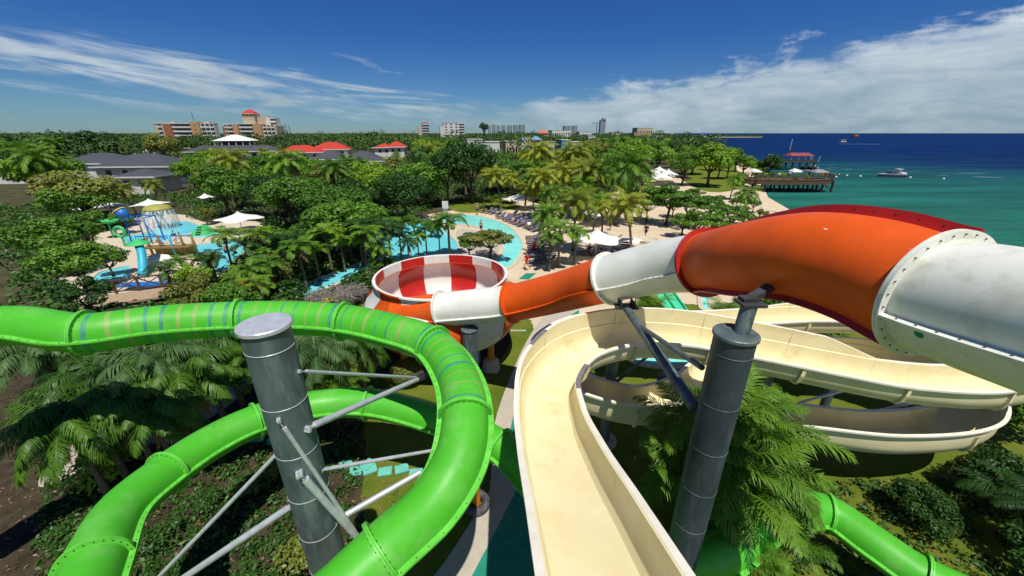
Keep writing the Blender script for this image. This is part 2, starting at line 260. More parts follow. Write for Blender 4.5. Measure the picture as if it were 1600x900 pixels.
# ---------------------------------------------------------------- mesh tools
class MB:
    def __init__(s): s.v = []; s.f = []; s.m = []
    def add(s, vs, fs, mi=0):
        o = len(s.v); s.v += [tuple(v) for v in vs]
        for f in fs: s.f.append([o + i for i in f]); s.m.append(mi)
        return s
    def box(s, c, d, rz=0, mi=0, rot=None):
        x, y, z = (k / 2 for k in d)
        vs = [Vector(p) for p in ((-x, -y, -z), (x, -y, -z), (x, y, -z), (-x, y, -z), (-x, -y, z), (x, -y, z), (x, y, z), (-x, y, z))]
        r = rot if rot is not None else Matrix.Rotation(rz, 3, 'Z')
        return s.add([r @ v + Vector(c) for v in vs], [(0, 3, 2, 1), (4, 5, 6, 7), (0, 1, 5, 4), (1, 2, 6, 5), (2, 3, 7, 6), (3, 0, 4, 7)], mi)
    def bar(s, a, b, wd, ht=None, mi=0):
        a = Vector(a); b = Vector(b); t = (b - a); l = t.length; q = t.to_track_quat('Y', 'Z').to_matrix()
        return s.box((a + b) / 2, (wd, l, ht or wd), rot=q, mi=mi)
    def tube(s, pts, r, n=10, mi=0, caps=True):
        pts = [Vector(p) for p in pts]; k = len(pts); rs = r if isinstance(r, (list, tuple)) else [r] * k
        vs = []; prev = None
        for i, p in enumerate(pts):
            t = (pts[min(i + 1, k - 1)] - pts[max(i - 1, 0)]).normalized()
            a = prev if prev is not None else (Vector((1, 0, 0)) if abs(t.x) < .9 else Vector((0, 1, 0)))
            a = (a - t * a.dot(t)).normalized(); prev = a; b = t.cross(a)
            for j in range(n):
                an = 2 * math.pi * j / n; vs.append(p + (a * math.cos(an) + b * math.sin(an)) * rs[i])
        fs = [(i * n + j, i * n + (j + 1) % n, (i + 1) * n + (j + 1) % n, (i + 1) * n + j) for i in range(k - 1) for j in range(n)]
        if caps: fs += [tuple(range(n - 1, -1, -1)), tuple((k - 1) * n + j for j in range(n))]
        return s.add(vs, fs, mi)
    def lathe(s, prof, c=(0, 0, 0), n=24, mi=0, a0=0, a1=2 * math.pi, sx=1, sy=1):
        full = abs(a1 - a0 - 2 * math.pi) < 1e-6; k = n if full else n + 1
        vs = [(c[0] + r * math.cos(a0 + (a1 - a0) * j / n) * sx, c[1] + r * math.sin(a0 + (a1 - a0) * j / n) * sy, c[2] + z) for r, z in prof for j in range(k)]
        fs = [(i * k + j, i * k + (j + 1) % k, (i + 1) * k + (j + 1) % k, (i + 1) * k + j) for i in range(len(prof) - 1) for j in range(k if full else n)]
        return s.add(vs, fs, mi)
    def ball(s, c, r, n=10, mi=0):
        rr = r if isinstance(r, (tuple, list)) else (r, r, r)
        k = max(4, n // 2); pr = [(math.sin(math.pi * i / k), -math.cos(math.pi * i / k)) for i in range(k + 1)]
        vs = [(c[0] + p * rr[0] * math.cos(2 * math.pi * j / n), c[1] + p * rr[1] * math.sin(2 * math.pi * j / n), c[2] + q * rr[2]) for p, q in pr for j in range(n)]
        return s.add(vs, [(i * n + j, i * n + (j + 1) % n, (i + 1) * n + (j + 1) % n, (i + 1) * n + j) for i in range(k) for j in range(n)], mi)
    def prism(s, poly, z0, z1, mi=0):
        n = len(poly); vs = [(p[0], p[1], z0) for p in poly] + [(p[0], p[1], z1) for p in poly]
        return s.add(vs, [tuple(range(n - 1, -1, -1)), tuple(range(n, 2 * n))] + [(i, (i + 1) % n, n + (i + 1) % n, n + i) for i in range(n)], mi)
    def build(s, name, mats, parent=None, smooth=False, world=True, auto=None):
        me = bpy.data.meshes.new(name)
        off = parent.location if (parent is not None and world) else Vector((0, 0, 0))
        me.from_pydata([(v[0] - off[0], v[1] - off[1], v[2] - off[2]) for v in s.v], [], s.f)
        if not isinstance(mats, (list, tuple)): mats = [mats]
        for m in mats: me.materials.append(M[m] if isinstance(m, str) else m)
        me.polygons.foreach_set('material_index', s.m)
        if smooth: me.polygons.foreach_set('use_smooth', [True] * len(s.f))
        me.update()
        if smooth and auto is not None:
            try: me.set_sharp_from_angle(angle=R_(auto))
            except Exception: pass
        o = bpy.data.objects.new(name, me); COL.objects.link(o); o.parent = parent
        return o
def tag(o, label=None, cat=None, group=None, kind=None):
    if label: o['label'] = label
    if cat: o['category'] = cat
    if group: o['group'] = group
    if kind: o['kind'] = kind
    return o
def root(name, loc, label=None, cat=None, group=None, rz=0):
    o = bpy.data.objects.new(name, None); o.empty_display_size = .3; COL.objects.link(o); o.location = loc; o.rotation_euler = (0, 0, rz)
    return tag(o, label, cat, group)
def copy_tree(o, loc=None, rz=None, sc=None, label=None, parent=None):
    c = o.copy(); COL.objects.link(c); c.parent = parent
    if loc is not None: c.location = loc
    if rz is not None: c.rotation_euler = (0, 0, rz)
    if sc is not None: c.scale = (sc, sc, sc) if isinstance(sc, (int, float)) else sc
    if label: c['label'] = label
    for ch in o.children: copy_tree(ch, parent=c)
    return c
def catmull(P, k=12):
    P = [Vector(p) for p in P]; Q = [P[0] * 2 - P[1]] + P + [P[-1] * 2 - P[-2]]; out = []; idx = []
    for i in range(1, len(Q) - 2):
        p0, p1, p2, p3 = Q[i - 1:i + 3]; idx.append(len(out))
        # centripetal
        t0 = 0; t1 = t0 + max((p1 - p0).length, 1e-4) ** .5; t2 = t1 + max((p2 - p1).length, 1e-4) ** .5; t3 = t2 + max((p3 - p2).length, 1e-4) ** .5
        for j in range(k):
            t = t1 + (t2 - t1) * j / k
            a1 = p0 * ((t1 - t) / (t1 - t0)) + p1 * ((t - t0) / (t1 - t0)); a2 = p1 * ((t2 - t) / (t2 - t1)) + p2 * ((t - t1) / (t2 - t1)); a3 = p2 * ((t3 - t) / (t3 - t2)) + p3 * ((t - t2) / (t3 - t2))
            b1 = a1 * ((t2 - t) / (t2 - t0)) + a2 * ((t - t0) / (t2 - t0)); b2 = a2 * ((t3 - t) / (t3 - t1)) + a3 * ((t - t1) / (t3 - t1))
            out.append(b1 * ((t2 - t) / (t2 - t1)) + b2 * ((t - t1) / (t2 - t1)))
    idx.append(len(out)); out.append(P[-1]); return out, idx
def smooth_poly(pts, k=6):                # closed smooth outline
    n = len(pts); out = []
    for i in range(n):
        p0, p1, p2, p3 = (Vector((*pts[(i + j - 1) % n][:2], 0)) for j in range(4))
        for j in range(k):
            t = j / k
            out.append(.5 * ((2 * p1) + (p2 - p0) * t + (2 * p0 - 5 * p1 + 4 * p2 - p3) * t * t + (3 * p1 - p0 - 3 * p2 + p3) * t ** 3))
    return out
# ================================================================ THE SETTING
coast = [(95, -260), (64, -20), (54, 15), (47, 42), (43, 66), (50, 86), (61, 106), (84, 150), (116, 209), (152, 300), (213, 525), (480, 1200), (826, 2060), (900, 2700)]
b = MB(); poly = [(-9000, -260)] + coast + [(200, 9000), (-9000, 9000)]
b.add([(x, y, 0) for x, y in poly], [tuple(range(len(poly)))])
for i in range(len(coast) - 1):
    (x0, y0), (x1, y1) = coast[i], coast[i + 1]
    b.add([(x0, y0, 0), (x1, y1, 0), (x1 + 9, y1 - 1, -1.5), (x0 + 9, y0 - 1, -1.5)], [(0, 3, 2, 1)], 1)
tag(b.build('ground', ['grass', 'sand']), kind='structure')
b = MB(); b.add([(-200, -2000, -1), (42000, -2000, -1), (42000, 42000, -1), (-200, 42000, -1)], [(0, 1, 2, 3)])
tag(b.build('sea', 'sea'), kind='structure')
def sheet(name, pts, z, m, world=False, k=6, kind='structure', smooth=True, jit=0):
    P = [Vector(p) if world else W(p[0], p[1]) for p in pts]
    if smooth: P = smooth_poly(P, k)
    if jit: P = [p + Vector((random.uniform(-jit, jit), random.uniform(-jit, jit), 0)) for p in P]
    b = MB(); b.add([(p[0], p[1], z) for p in P], [tuple(range(len(P)))])
    o = b.build(name, m)
    # upward facing
    me = o.data
    if me.polygons[0].normal.z < 0: me.flip_normals()
    return tag(o, kind=kind)
def patch_px(pts): return [W(*p) for p in pts]
sheet('beach_sand', [(640, 342), (700, 330), (745, 320), (800, 308), (850, 320), (900, 316), (960, 300), (1010, 284), (1050, 274), (1080, 290), (1110, 300), (1150, 296), (1186, 318), (1190, 345), (1330, 430), (1240, 500), (1130, 480), (1000, 474), (900, 500), (840, 520), (826, 470), (830, 440), (780, 470), (700, 470), (640, 440), (600, 400), (620, 370)], .004, 'sand', k=22, jit=.10)
sheet('shore_sand', [(42, 40, 0), (46, 44, 0), (43, 66, 0), (50, 86, 0), (60, 105, 0), (56, 104, 0), (44, 86, 0), (36, 66, 0)], .008, 'sand', world=True)
sheet('beach_lawn', [(1085, 284), (1120, 272), (1165, 270), (1160, 292), (1110, 300)], .012, 'grass', k=16, jit=.25)
sheet('back_lawn', [(700, 318), (760, 306), (812, 322), (780, 330), (720, 332)], .012, 'grass', k=16, jit=.12)
# concrete path that runs up the middle, and the painted strip along its right edge
sheet('concrete_path', [(870, 478), (845, 500), (822, 535), (797, 590), (772, 665), (766, 760), (745, 800), (690, 885), (600, 1000), (500, 1300), (760, 1400), (900, 1000), (900, 700), (900, 560), (920, 500)], .010, 'concrete', k=4)
sheet('painted_strip', [(905, 484), (885, 497), (862, 515), (838, 560), (806, 632), (793, 690), (806, 768), (765, 848), (700, 970), (640, 1150), (760, 1200), (860, 900), (860, 650), (900, 540)], .014, 'teal', k=2, smooth=False)
sheet('painted_mark', [(810, 436), (822, 427), (838, 427), (826, 437)], .014, 'teal', smooth=False)
sheet('garden_path', [(100, 690), (150, 655), (260, 640), (350, 600), (380, 575), (400, 585), (350, 640), (250, 690), (140, 730), (60, 760)], .008, 'concrete')
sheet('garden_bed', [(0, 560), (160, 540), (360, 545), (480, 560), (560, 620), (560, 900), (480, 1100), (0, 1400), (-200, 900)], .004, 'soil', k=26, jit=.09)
sheet('kid_pool_deck', [(150, 368), (200, 346), (236, 336), (290, 336), (325, 348), (400, 346), (412, 365), (395, 388), (350, 430), (300, 424), (262, 440), (240, 470), (140, 482), (90, 440)], .006, 'coping')
def pool(name, pts, m='pool', rim='coping', z=.03):
    P = smooth_poly(patch_px(pts), 8); n = len(P)
    c = sum(P, Vector()) / n
    b = MB(); b.add([(p.x, p.y, z) for p in P], [tuple(range(n))]); o = b.build(name, m)
    if o.data.polygons[0].normal.z < 0: o.data.flip_normals()
    tag(o, kind='structure')
    q = MB(); vs = []
    for i in range(n):
        t = (P[(i + 1) % n] - P[i - 1]); nn = Vector((t.y, -t.x, 0)).normalized()
        if nn.dot(P[i] - c) < 0 and False: nn = -nn
        vs.append((P[i], nn))
    area = sum(P[i].x * P[(i + 1) % n].y - P[(i + 1) % n].x * P[i].y for i in range(n)); sg = 1 if area > 0 else -1
    V = []
    for p, nn in vs:
        nn = nn * sg; V += [p - nn * .05 + Vector((0, 0, .10)), p + nn * .30 + Vector((0, 0, .10)), p - nn * .05, p + nn * .30]
    F = []
    for i in range(n):
        a = 4 * i; c2 = 4 * ((i + 1) % n); F += [(a, a + 1, c2 + 1, c2), (a, c2, c2 + 2, a + 2), (a + 1, a + 3, c2 + 3, c2 + 1)]
    q.add(V, F); tag(q.build(name + '_coping', rim), kind='structure')
pool('kids_pool', [(236, 362), (258, 350), (286, 346), (310, 352), (306, 362), (280, 370), (262, 378), (236, 376), (210, 384), (190, 372)])
pool('wading_pool', [(300, 388), (330, 380), (376, 375), (392, 384), (372, 402), (350, 425), (312, 412)])
pool('splash_pool', [(146, 436), (160, 425), (200, 416), (206, 428), (190, 440), (150, 447)])
pool('lazy_river', [(690, 338), (740, 337), (790, 352), (815, 378), (812, 398), (796, 418), (770, 424), (766, 412), (786, 396), (782, 376), (760, 360), (730, 352), (698, 350)], 'poolt', z=.035)
pool('main_pool', [(595, 362), (640, 350), (680, 352), (705, 370), (716, 388), (690, 405), (650, 412), (600, 410), (575, 395), (572, 375)])
pool('channel_pool', [(462, 460), (470, 450), (500, 436), (535, 424), (575, 408), (590, 416), (550, 434), (510, 450), (480, 464)])
sheet('rock_terrace', [(715, 360), (748, 362), (775, 380), (778, 395), (756, 406), (728, 404), (716, 385)], .09, 'concrete')
pool('exit_pool', [(990, 553), (1020, 550), (1110, 548), (1120, 560), (1060, 572), (1000, 568)], 'poolt')
pool('racer_pool', [(1096, 458), (1104, 458), (1108, 482), (1098, 482)], 'poolt')

# stepping slabs between lawn and path
def slabs(px0, px1, n, label, dy=14, m='slab'):
    a, c = W(*px0), W(*px1)
    for i in range(n):
        p = a.lerp(c, (i + .5) / n); s = (c - a).length / n
        q = MB(); q.box((p.x, p.y, .02), (s * .86, s * .95, .05), rz=math.atan2(c.y - a.y, c.x - a.x))
        tag(q.build('stepping_slab', m), '%s, number %d counted from its left end' % (label, i + 1), 'paving slab', 'stepping slabs on the lawn')
slabs((798, 517), (822, 517), 6, 'pale square slab in the short row between the bowl slide and the path')
slabs((752, 579), (778, 583), 5, 'pale square slab in the row nearer the green tube')
for i, (px, py, a) in enumerate([(540, 726, .3), (556, 737, .1), (578, 735, .5), (602, 738, .2), (628, 734, .35), (650, 741, .1), (428, 690, .5), (404, 687, .2), (575, 728, 1.1)]):
    p = W(px, py); q = MB(); q.box((p.x, p.y, .03 + .006 * i), (.5, .4, .05), rz=a)
    tag(q.build('stepping_mat', 'aqua' if False else M.setdefault('mint', mat('mint_paint', (.10, .42, .33), (.14, .5, .4), 4, .7))), ['mint green stepping stone nearest the steel post', 'second mint green stepping stone right of the steel post', 'mint green stepping stone third from the post', 'mint green stepping stone fourth from the post', 'mint green stepping stone fifth from the post', 'mint green stepping stone farthest right, by the green tube', 'mint green stepping stone just left of the steel post', 'mint green stepping stone farthest left', 'mint green stepping stone turned askew behind the row'][i], 'stepping stone', 'mint green stepping stones on the lawn')
# distant low island and its trees come with the vegetation

# ================================================================ SLIDES
def resample(pts, step):
    L = [0]
    for i in range(1, len(pts)): L.append(L[-1] + (pts[i] - pts[i - 1]).length)
    n = max(2, int(round(L[-1] / step)) + 1); out = []; j = 0
    for k in range(n):
        s = L[-1] * k / (n - 1)
        while j < len(L) - 2 and L[j + 1] < s: j += 1
        t = (s - L[j]) / max(L[j + 1] - L[j], 1e-9); out.append(pts[j].lerp(pts[j + 1], min(max(t, 0), 1)))
    return out
def frames(pts):
    fr = []
    for i in range(len(pts)):
        t = (pts[min(i + 1, len(pts) - 1)] - pts[max(i - 1, 0)]).normalized(); s = t.cross(Vector((0, 0, 1))).normalized(); fr.append((t, s, s.cross(t)))
    return fr
def ring_flange(parent, p, t, r, mt, th=.038, ext=.10, nb=22, a0=0):
    s = t.cross(Vector((0, 0, 1))).normalized(); u = s.cross(t)
    q = MB(); n = 56; prof = [(r - .02, -th), (r + ext, -th), (r + ext, -.006), (r + ext - .012, 0), (r + ext, .006), (r + ext, th), (r - .02, th)]
    vs = [p + (s * math.cos(2 * math.pi * j / n) + u * math.sin(2 * math.pi * j / n)) * a + t * c for a, c in prof for j in range(n)]
    q.add(vs, [(i * n + j, i * n + (j + 1) % n, (i + 1) * n + (j + 1) % n, (i + 1) * n + j) for i in range(len(prof) - 1) for j in range(n)])
    f = q.build('joint_flange', mt, parent, smooth=True, auto=40)
    for k in range(nb):
        a = 2 * math.pi * (k + .5) / nb; d = s * math.cos(a) + u * math.sin(a); BOLTS.setdefault(parent.name, []).append((p + d * (r + ext * .55), t.copy(), th + .016, .0115, f))
    return f
def side_flange(parent, pts, fr, r, sgn, mt, drop=0, ext=.11, th=.022, bs=.3, a=0):
    q = MB(); vs = []; ca, sa = math.cos(a), math.sin(a)
    for p, (t, s, u) in zip(pts, fr):
        d = s * sgn * ca + u * sa; e = u * ca - s * sgn * sa
        for x, y in ((r - .03, -th), (r + ext, -th), (r + ext, th), (r - .03, th)): vs.append(p + d * x + e * y)
    n = len(pts); q.add(vs, [(i * 4 + j, i * 4 + (j + 1) % 4, i * 4 + 4 + (j + 1) % 4, i * 4 + 4 + j) for i in range(n - 1) for j in range(4)] + [(3, 2, 1, 0), tuple((n - 1) * 4 + j for j in range(4))])
    f = q.build('side_flange', mt, parent)
    acc = bs / 2
    for i in range(1, n):
        acc += (pts[i] - pts[i - 1]).length
        if acc >= bs:
            acc -= bs; t, s, u = fr[i]; d = s * sgn * ca + u * sa; e = u * ca - s * sgn * sa; BOLTS.setdefault(parent.name, []).append((pts[i] + d * (r + ext * .62), e.copy(), th + .014, .0115, f))
    return f
BOLTS = {}
def place_bolts(parent):
    q = MB(); q.tube([(0, 0, -1), (0, 0, 1)], 1, 6); o0 = q.build('bolt', 'bolt', None); me = o0.data; bpy.data.objects.remove(o0)
    L_ = sorted(BOLTS[parent.name], key=lambda b_: (b_[0] - cam.location).length + (0 if -200 < PX(b_[0])[0] < 1700 and PX(b_[0])[1] < 1000 and PX(b_[0])[2] > 0 else 100))
    for c, ax, hl, rr, f in L_[:100]:
        o = bpy.data.objects.new('bolt', me); COL.objects.link(o); o.parent = f; o.location = c - parent.location; o.rotation_mode = 'QUATERNION'; o.rotation_quaternion = ax.to_track_quat('Z', 'Y'); o.scale = (rr, rr, hl)
    q = MB()
    for c, ax, hl, rr, f in L_[100:]: q.tube([c - ax * hl, c + ax * hl], rr, 6)
    o = q.build('bolt', 'bolt', parent); o['kind'] = 'stuff'
def tube_slide(parent, P, joints, r, mats, step=.12, n=44, stripe=None, flange_m=None, nb=22, ext=.1, bs=.3, angs=(0, 0)):
    dense, idx = catmull(P, 16)
    cuts = [0] + [idx[j] for j in joints] + [len(dense) - 1]; cuts = sorted(set(cuts)); secs = []
    for k in range(len(cuts) - 1):
        if cuts[k + 1] - cuts[k] < 1: continue
        st = k in (stripe or ())
        pts = resample(dense[cuts[k]:cuts[k + 1] + 1], .045 if st else step); fr = frames(pts)
        # continuous frames at the section ends
        def tan(i): return (dense[min(i + 1, len(dense) - 1)] - dense[max(i - 1, 0)]).normalized()
        for e, i in ((0, cuts[k]), (-1, cuts[k + 1])):
            t = tan(i); s = t.cross(Vector((0, 0, 1))).normalized(); fr[e] = (t, s, s.cross(t))
        q = MB(); vs = [p + (s * math.cos(2 * math.pi * j / n) + u * math.sin(2 * math.pi * j / n)) * r for p, (t, s, u) in zip(pts, fr) for j in range(n)]
        q.v = [tuple(v) for v in vs]; pat = [1, 2, 2, 1]; nst = len(pts); nbands = max(1, int(round((nst - 1) * .045 / .36)))
        for i in range(nst - 1):
            mi = 0
            if st:
                ph = (i / (nst - 1)) * nbands; w_ = (ph % 1) * .36
                if .13 < w_ < .19: mi = pat[int(ph) % 4]
            for j in range(n):
                q.f.append([i * n + j, i * n + (j + 1) % n, (i + 1) * n + (j + 1) % n, (i + 1) * n + j]); q.m.append(mi)
        # inner skin so that open ends have thickness
        sec = q.build('tube_section', mats[k % len(mats)] if not isinstance(mats[0], list) else mats[k % len(mats)], parent, smooth=True)
        fm = (flange_m[k % len(flange_m)] if flange_m else 'green_fl')
        an2 = angs[k % len(angs)] if isinstance(angs[0], (tuple, list)) else angs
        for sg, an in zip((1, -1), an2): side_flange(parent, pts[::(3 if st else 1)] + ([pts[-1]] if st else []), fr[::(3 if st else 1)] + ([fr[-1]] if st else []), r, sg, fm, bs=bs, a=an, ext=.17 if an > 1 else .11)
        if k > 0: ring_flange(parent, pts[0], fr[0][0], r, fm, nb=nb, ext=ext)
        secs.append(sec)
    return dense, idx

# ---- green enclosed tube, spiralling down
gr = root('green_tube_slide', (-4, 9, 0), 'bright green enclosed tube slide coiling down around the left steel post', 'water slide')
GP = [Vector((-15.5, 3, 7.9)), Vector((-14.4, 6.4, 7.65)), Vector((-12.9, 8.6, 7.5)), W(135, 520, 7.3), W(250, 506, 7.2), W(374, 498, 7.05), W(460, 497, 6.95), W(537, 502, 6.85), W(615, 518, 6.72), W(677, 540, 6.6), W(715, 590, 6.45), W(727, 650, 6.3), W(716, 720, 6.0), W(675, 790, 5.6), W(598, 862, 5.2), Vector((-3.1, 3.65, 5.0)), Vector((-4.6, 2.9, 4.85)), Vector((-6.5, 3.1, 4.6)), W(148, 885, 4.3), W(190, 800, 4.1), W(262, 738, 3.9), W(330, 692, 3.8), W(400, 658, 3.7), W(480, 636, 3.55), W(575, 630, 3.4), W(690, 658, 3.1), W(782, 697, 2.85), W(850, 765, 2.65), W(960, 862, 2.2), W(1100, 878, 1.9), W(1205, 812, 1.7), W(1290, 800, 1.6), W(1365, 850, 1.5), W(1440, 900, 1.4), Vector((12.9, 5.0, 1.3)), Vector((14.8, 3.8, 1.2))]
tube_slide(gr, GP, [3, 5, 7, 9, 11, 14, 16, 18, 20, 22, 24, 26, 28, 31, 33], .5, [['green', 'green_bl', 'green_tan']], stripe=(1, 2, 3, 4), flange_m=['green_fl'], nb=26, bs=.26, ext=.09)
place_bolts(gr)

# ---- orange and white enclosed raft tube
orr = root('orange_tube_slide', (5, 8, 0), 'orange and white enclosed raft tube slide running down into the bowl', 'water slide')
OP = [D(622, 492, 18.6), D(690, 484, 17.9), D(745, 479, 17.3), D(800, 473, 16.6), D(880, 455, 15.0), D(953, 435, 13.0), D(1030, 418, 11.6), D(1104, 410, 10.1), Vector((5.1, 8.0, 9.45)), Vector((5.35, 6.6, 9.93)), Vector((5.62, 5.7, 10.0)), Vector((5.82, 4.85, 9.93)), Vector((5.95, 3.0, 10.15)), Vector((5.8, 1.2, 10.5)), Vector((5.6, -1, 10.9))]
OD, _ = tube_slide(orr, OP, [1, 3, 5, 7, 11, 13], .8, [['orange'], ['white'], ['orange'], ['white'], ['orange'], ['whited'], ['orange']], flange_m=['orange', 'white', 'orange', 'white', 'red', 'whited', 'orange'], nb=30, bs=.26, ext=.12, angs=[(-.25, .3)] * 4 + [(-1.0, 1.22)] + [(-.25, .4)] * 2)
place_bolts(orr)
def on_tube(px, py, path, r):             # where the sight line meets the tube wall
    t = .5
    while t < 30:
        p = D(px, py, t)
        k = min(range(len(path)), key=lambda i: (path[i] - p).length_squared)
        if (path[k] - p).length < r: return p, (p - path[k]).normalized()
        t += .01
    return None, None
def decal(nm, px, py, rr, m, lbl=None, sx=1, rot=0):
    p, n_ = on_tube(px, py, OD, .803)
    if p is None: return
    a_ = n_.cross(Vector((0, 0, 1))).normalized(); b2 = n_.cross(a_); q = MB(); vs = []
    for k in range(18):
        an = 2 * math.pi * k / 18; wob = 1 + (.35 * math.sin(5 * an + px) if sx != 1 else 0); x_, y_ = rr * sx * math.cos(an) * wob, rr * math.sin(an) * wob; vs.append(p + n_ * .004 + a_ * (x_ * math.cos(rot) - y_ * math.sin(rot)) + b2 * (x_ * math.sin(rot) + y_ * math.cos(rot)))
    q.add(vs, [tuple(range(18))]); q.build(nm, m, orr)
decal('round_sticker', 1436, 522, .055, 'teal'); decal('round_sticker', 1436, 522, .03, 'whited') if False else None
decal('scrape_mark', 1412, 392, .035, 'white', sx=3.2, rot=.35); decal('scrape_mark', 1290, 358, .012, 'white', sx=2.5)

# ---- the bowl
BC = W(690, 428, 5.0); BC.z = 0; BR = 3.4
bw = root('slide_bowl', (BC.x, BC.y, 0), 'large open bowl with orange and white wedge panels at the foot of the orange tube', 'slide bowl')
NSEG = 14; prof = [(BR + .02, 5.02), (BR - .02, 5.0), (BR - .03, 4.52), (BR + .03, 4.5), (BR + .34, 4.1), (BR + .44, 3.5), (BR + .32, 2.95), (BR - .05, 2.45), (BR - .8, 2.15), (BR - 2.2, 2.02), (.45, 1.98), (.4, 1.8)]
out = [(BR + .02, 5.02), (BR + .14, 5.02), (BR + .15, 4.96), (BR + .05, 4.94), (BR + .05, 4.5), (BR + .55, 4.0), (BR + .8, 3.4), (BR + .75, 2.75), (BR + .35, 2.1), (BR - 1.0, 1.75), (.5, 1.65)]
for k in range(NSEG):
    a0 = math.pi / 2 + R_(2.2) - 2 * math.pi * (k + 1) / NSEG; a1 = a0 + 2 * math.pi / NSEG
    q = MB(); q.lathe(prof, (BC.x, BC.y, 0), 7, 0, a0, a1); q.lathe(out, (BC.x, BC.y, 0), 7, 1, a0 + .004, a1 - .004)
    odd = k % 2 == 0
    seg = q.build('bowl_panel', ['bowlred' if odd else 'white', 'orange' if odd else 'white'], bw, smooth=True, auto=50)
q = MB(); q.lathe([(BR + .10, 4.99), (BR + .12, 5.0), (BR + .12, 5.03), (BR + .02, 5.035), (BR + .0, 5.03), (BR + .0, 4.99)], (BC.x, BC.y, 0), 84); q.build('bowl_rim', 'white', bw, smooth=True, auto=50)
q = MB(); q.lathe([(BR - .045, 4.50), (BR - .06, 4.5), (BR - .06, 4.52), (BR - .045, 4.525)], (BC.x, BC.y, 0), 84); q.build('seam_strip', 'orange', bw)
for ang, px in ((-.5, 1), (-2.2, 1), (.9, 1), (2.4, 1)):
    c = Vector((BC.x + 3.0 * math.cos(ang), BC.y + 3.0 * math.sin(ang), 0))
    q = MB(); q.tube([c + Vector((0, 0, .5)), c + Vector((0, 0, 2.0))], .17, 14); l = q.build('leg', 'opost', bw, smooth=True, auto=50)
    q = MB(); q.lathe([(0, .62), (.3, .62), (.42, .5), (.5, 0)], c, 16); q.build('footing', 'concrete', bw, smooth=True, auto=50)
q = MB(); q.lathe([(0, 1.7), (.7, 1.7), (.72, 1.1), (.5, .9), (0, .9)], (BC.x, BC.y, 0), 20); q.build('drain_tank', 'white', bw, smooth=True, auto=50)
q = MB(); q.box((BC.x + .1, BC.y - 1.0, .5), (3.8, .14, 1.0), rz=.1)
tag(q.build('painted_wall', 'bluewall'), 'low blue painted wall in the shade under the bowl slide', 'wall')
tag(sheet('bowl_shade_sheet', [(BC.x - 4.2, BC.y - 1), (BC.x - 2, BC.y - 2.3), (BC.x + 1.5, BC.y - 1.8), (BC.x + 3.4, BC.y + 0.2), (BC.x + 3.3, BC.y + 4), (BC.x, BC.y + 5.6), (BC.x - 4, BC.y + 4)], .012, 'dark_brown', world=True), kind='structure')  # dark sheet that paints the bowl's cast shade onto the ground

# ---- beige open flume
fl = root('beige_flume_slide', (6, 10, 0), 'cream open flume slide winding down in loops at the right', 'water slide')
FP = [  # x, y, z(base rim height), extra wall left, extra wall right
 (1.35, -.6, 8.75, 0, 0), (1.2, 1.0, 8.2, 0, 0), (1.1, 2.4, 7.75, 0, 0), (1.02, 3.9, 7.2, 0, 0), (.93, 5.5, 6.6, 0, 0), (.88, 7.2, 6.12, .12, 0), (1.08, 9.0, 5.85, .42, 0), (2.1, 10.7, 5.72, .55, 0), (3.9, 11.7, 5.62, .55, 0), (6.0, 11.85, 5.5, .55, 0), (8.4, 11.25, 5.3, .55, 0), (10.4, 10.7, 5.12, .5, 0),
 (12.2, 10.3, 4.95, 0, 0), (14.6, 10.2, 4.8, 0, .1), (17.2, 11.0, 4.7, 0, .3), (18.2, 13.0, 4.6, 0, .3), (17.0, 15.1, 4.5, 0, .3), (13.7, 15.8, 4.4, 0, .2), (11.6, 15.9, 4.25, 0, 0), (9.2, 16.0, 4.05, 0, 0), (6.2, 16.4, 3.8, 0, 0), (3.2, 16.0, 3.6, .0, .2), (1.6, 14.2, 3.42, 0, .3), (2.4, 12.2, 3.3, 0, .3), (4.5, 11.25, 3.2, 0, .3), (6.6, 12.0, 3.1, 0, .2), (8.4, 13.6, 2.95, 0, 0), (10.4, 15.0, 2.8, 0, 0), (13.0, 15.3, 2.7, .2, 0), (16.4, 15.0, 2.75, .3, 0), (18.0, 13.2, 2.75, .3, 0), (16.4, 11.1, 2.7, .3, 0), (13.0, 10.5, 2.65, .3, 0), (10.2, 11.2, 2.5, .2, 0)]
PP = [Vector(p[:3]) for p in FP]; dense, idx = catmull(PP, 16)
ext_ = []
for i in range(len(FP) - 1):
    for j in range(16):
        t = j / 16; ext_.append((FP[i][3] * (1 - t) + FP[i + 1][3] * t, FP[i][4] * (1 - t) + FP[i + 1][4] * t))
ext_.append(FP[-1][3:])
# the raised outer wall stops short with a slanted end
HW = .70
def fprofile(hl, hr):
    B = .0; H = -.72
    L = [(-HW - .03, B + hl), (-HW - .03, B + .012 if hl > .02 else B - .004), (-HW, B - .008), (-HW, H + .42), (-HW * .94, H + .22), (-HW * .8, H + .08), (-HW * .45, H + .01), (0, H)]
    Rr = [(-x, (y if k not in (0, 1) else (B + hr if k == 0 else (B + .012 if hr > .02 else B - .004)))) for k, (x, y) in enumerate(L)][::-1][1:]
    inner = L + Rr
    o = [(HW + .14, B + hr), (HW + .14, B + hr - .06), (HW + .03, B + hr - .065), (HW + .03, B - .04), (HW + .03, H + .38), (HW * .96, H + .15), (HW * .8, H + .0), (HW * .4, H - .06), (0, H - .065), (-HW * .4, H - .06), (-HW * .8, H), (-HW * .96, H + .15), (-HW - .03 - .0, H + .38), (-HW - .035, B - .04), (-HW - .035, B + hl - .065), (-HW - .14, B + hl - .06), (-HW - .14, B + hl)]
    return inner, o
ci = [0]; acc = 0
for i in range(1, len(dense)):
    acc += (dense[i] - dense[i - 1]).length
    if acc >= 2.75: ci.append(i); acc = 0
if ci[-1] != len(dense) - 1: ci[-1] = len(dense) - 1
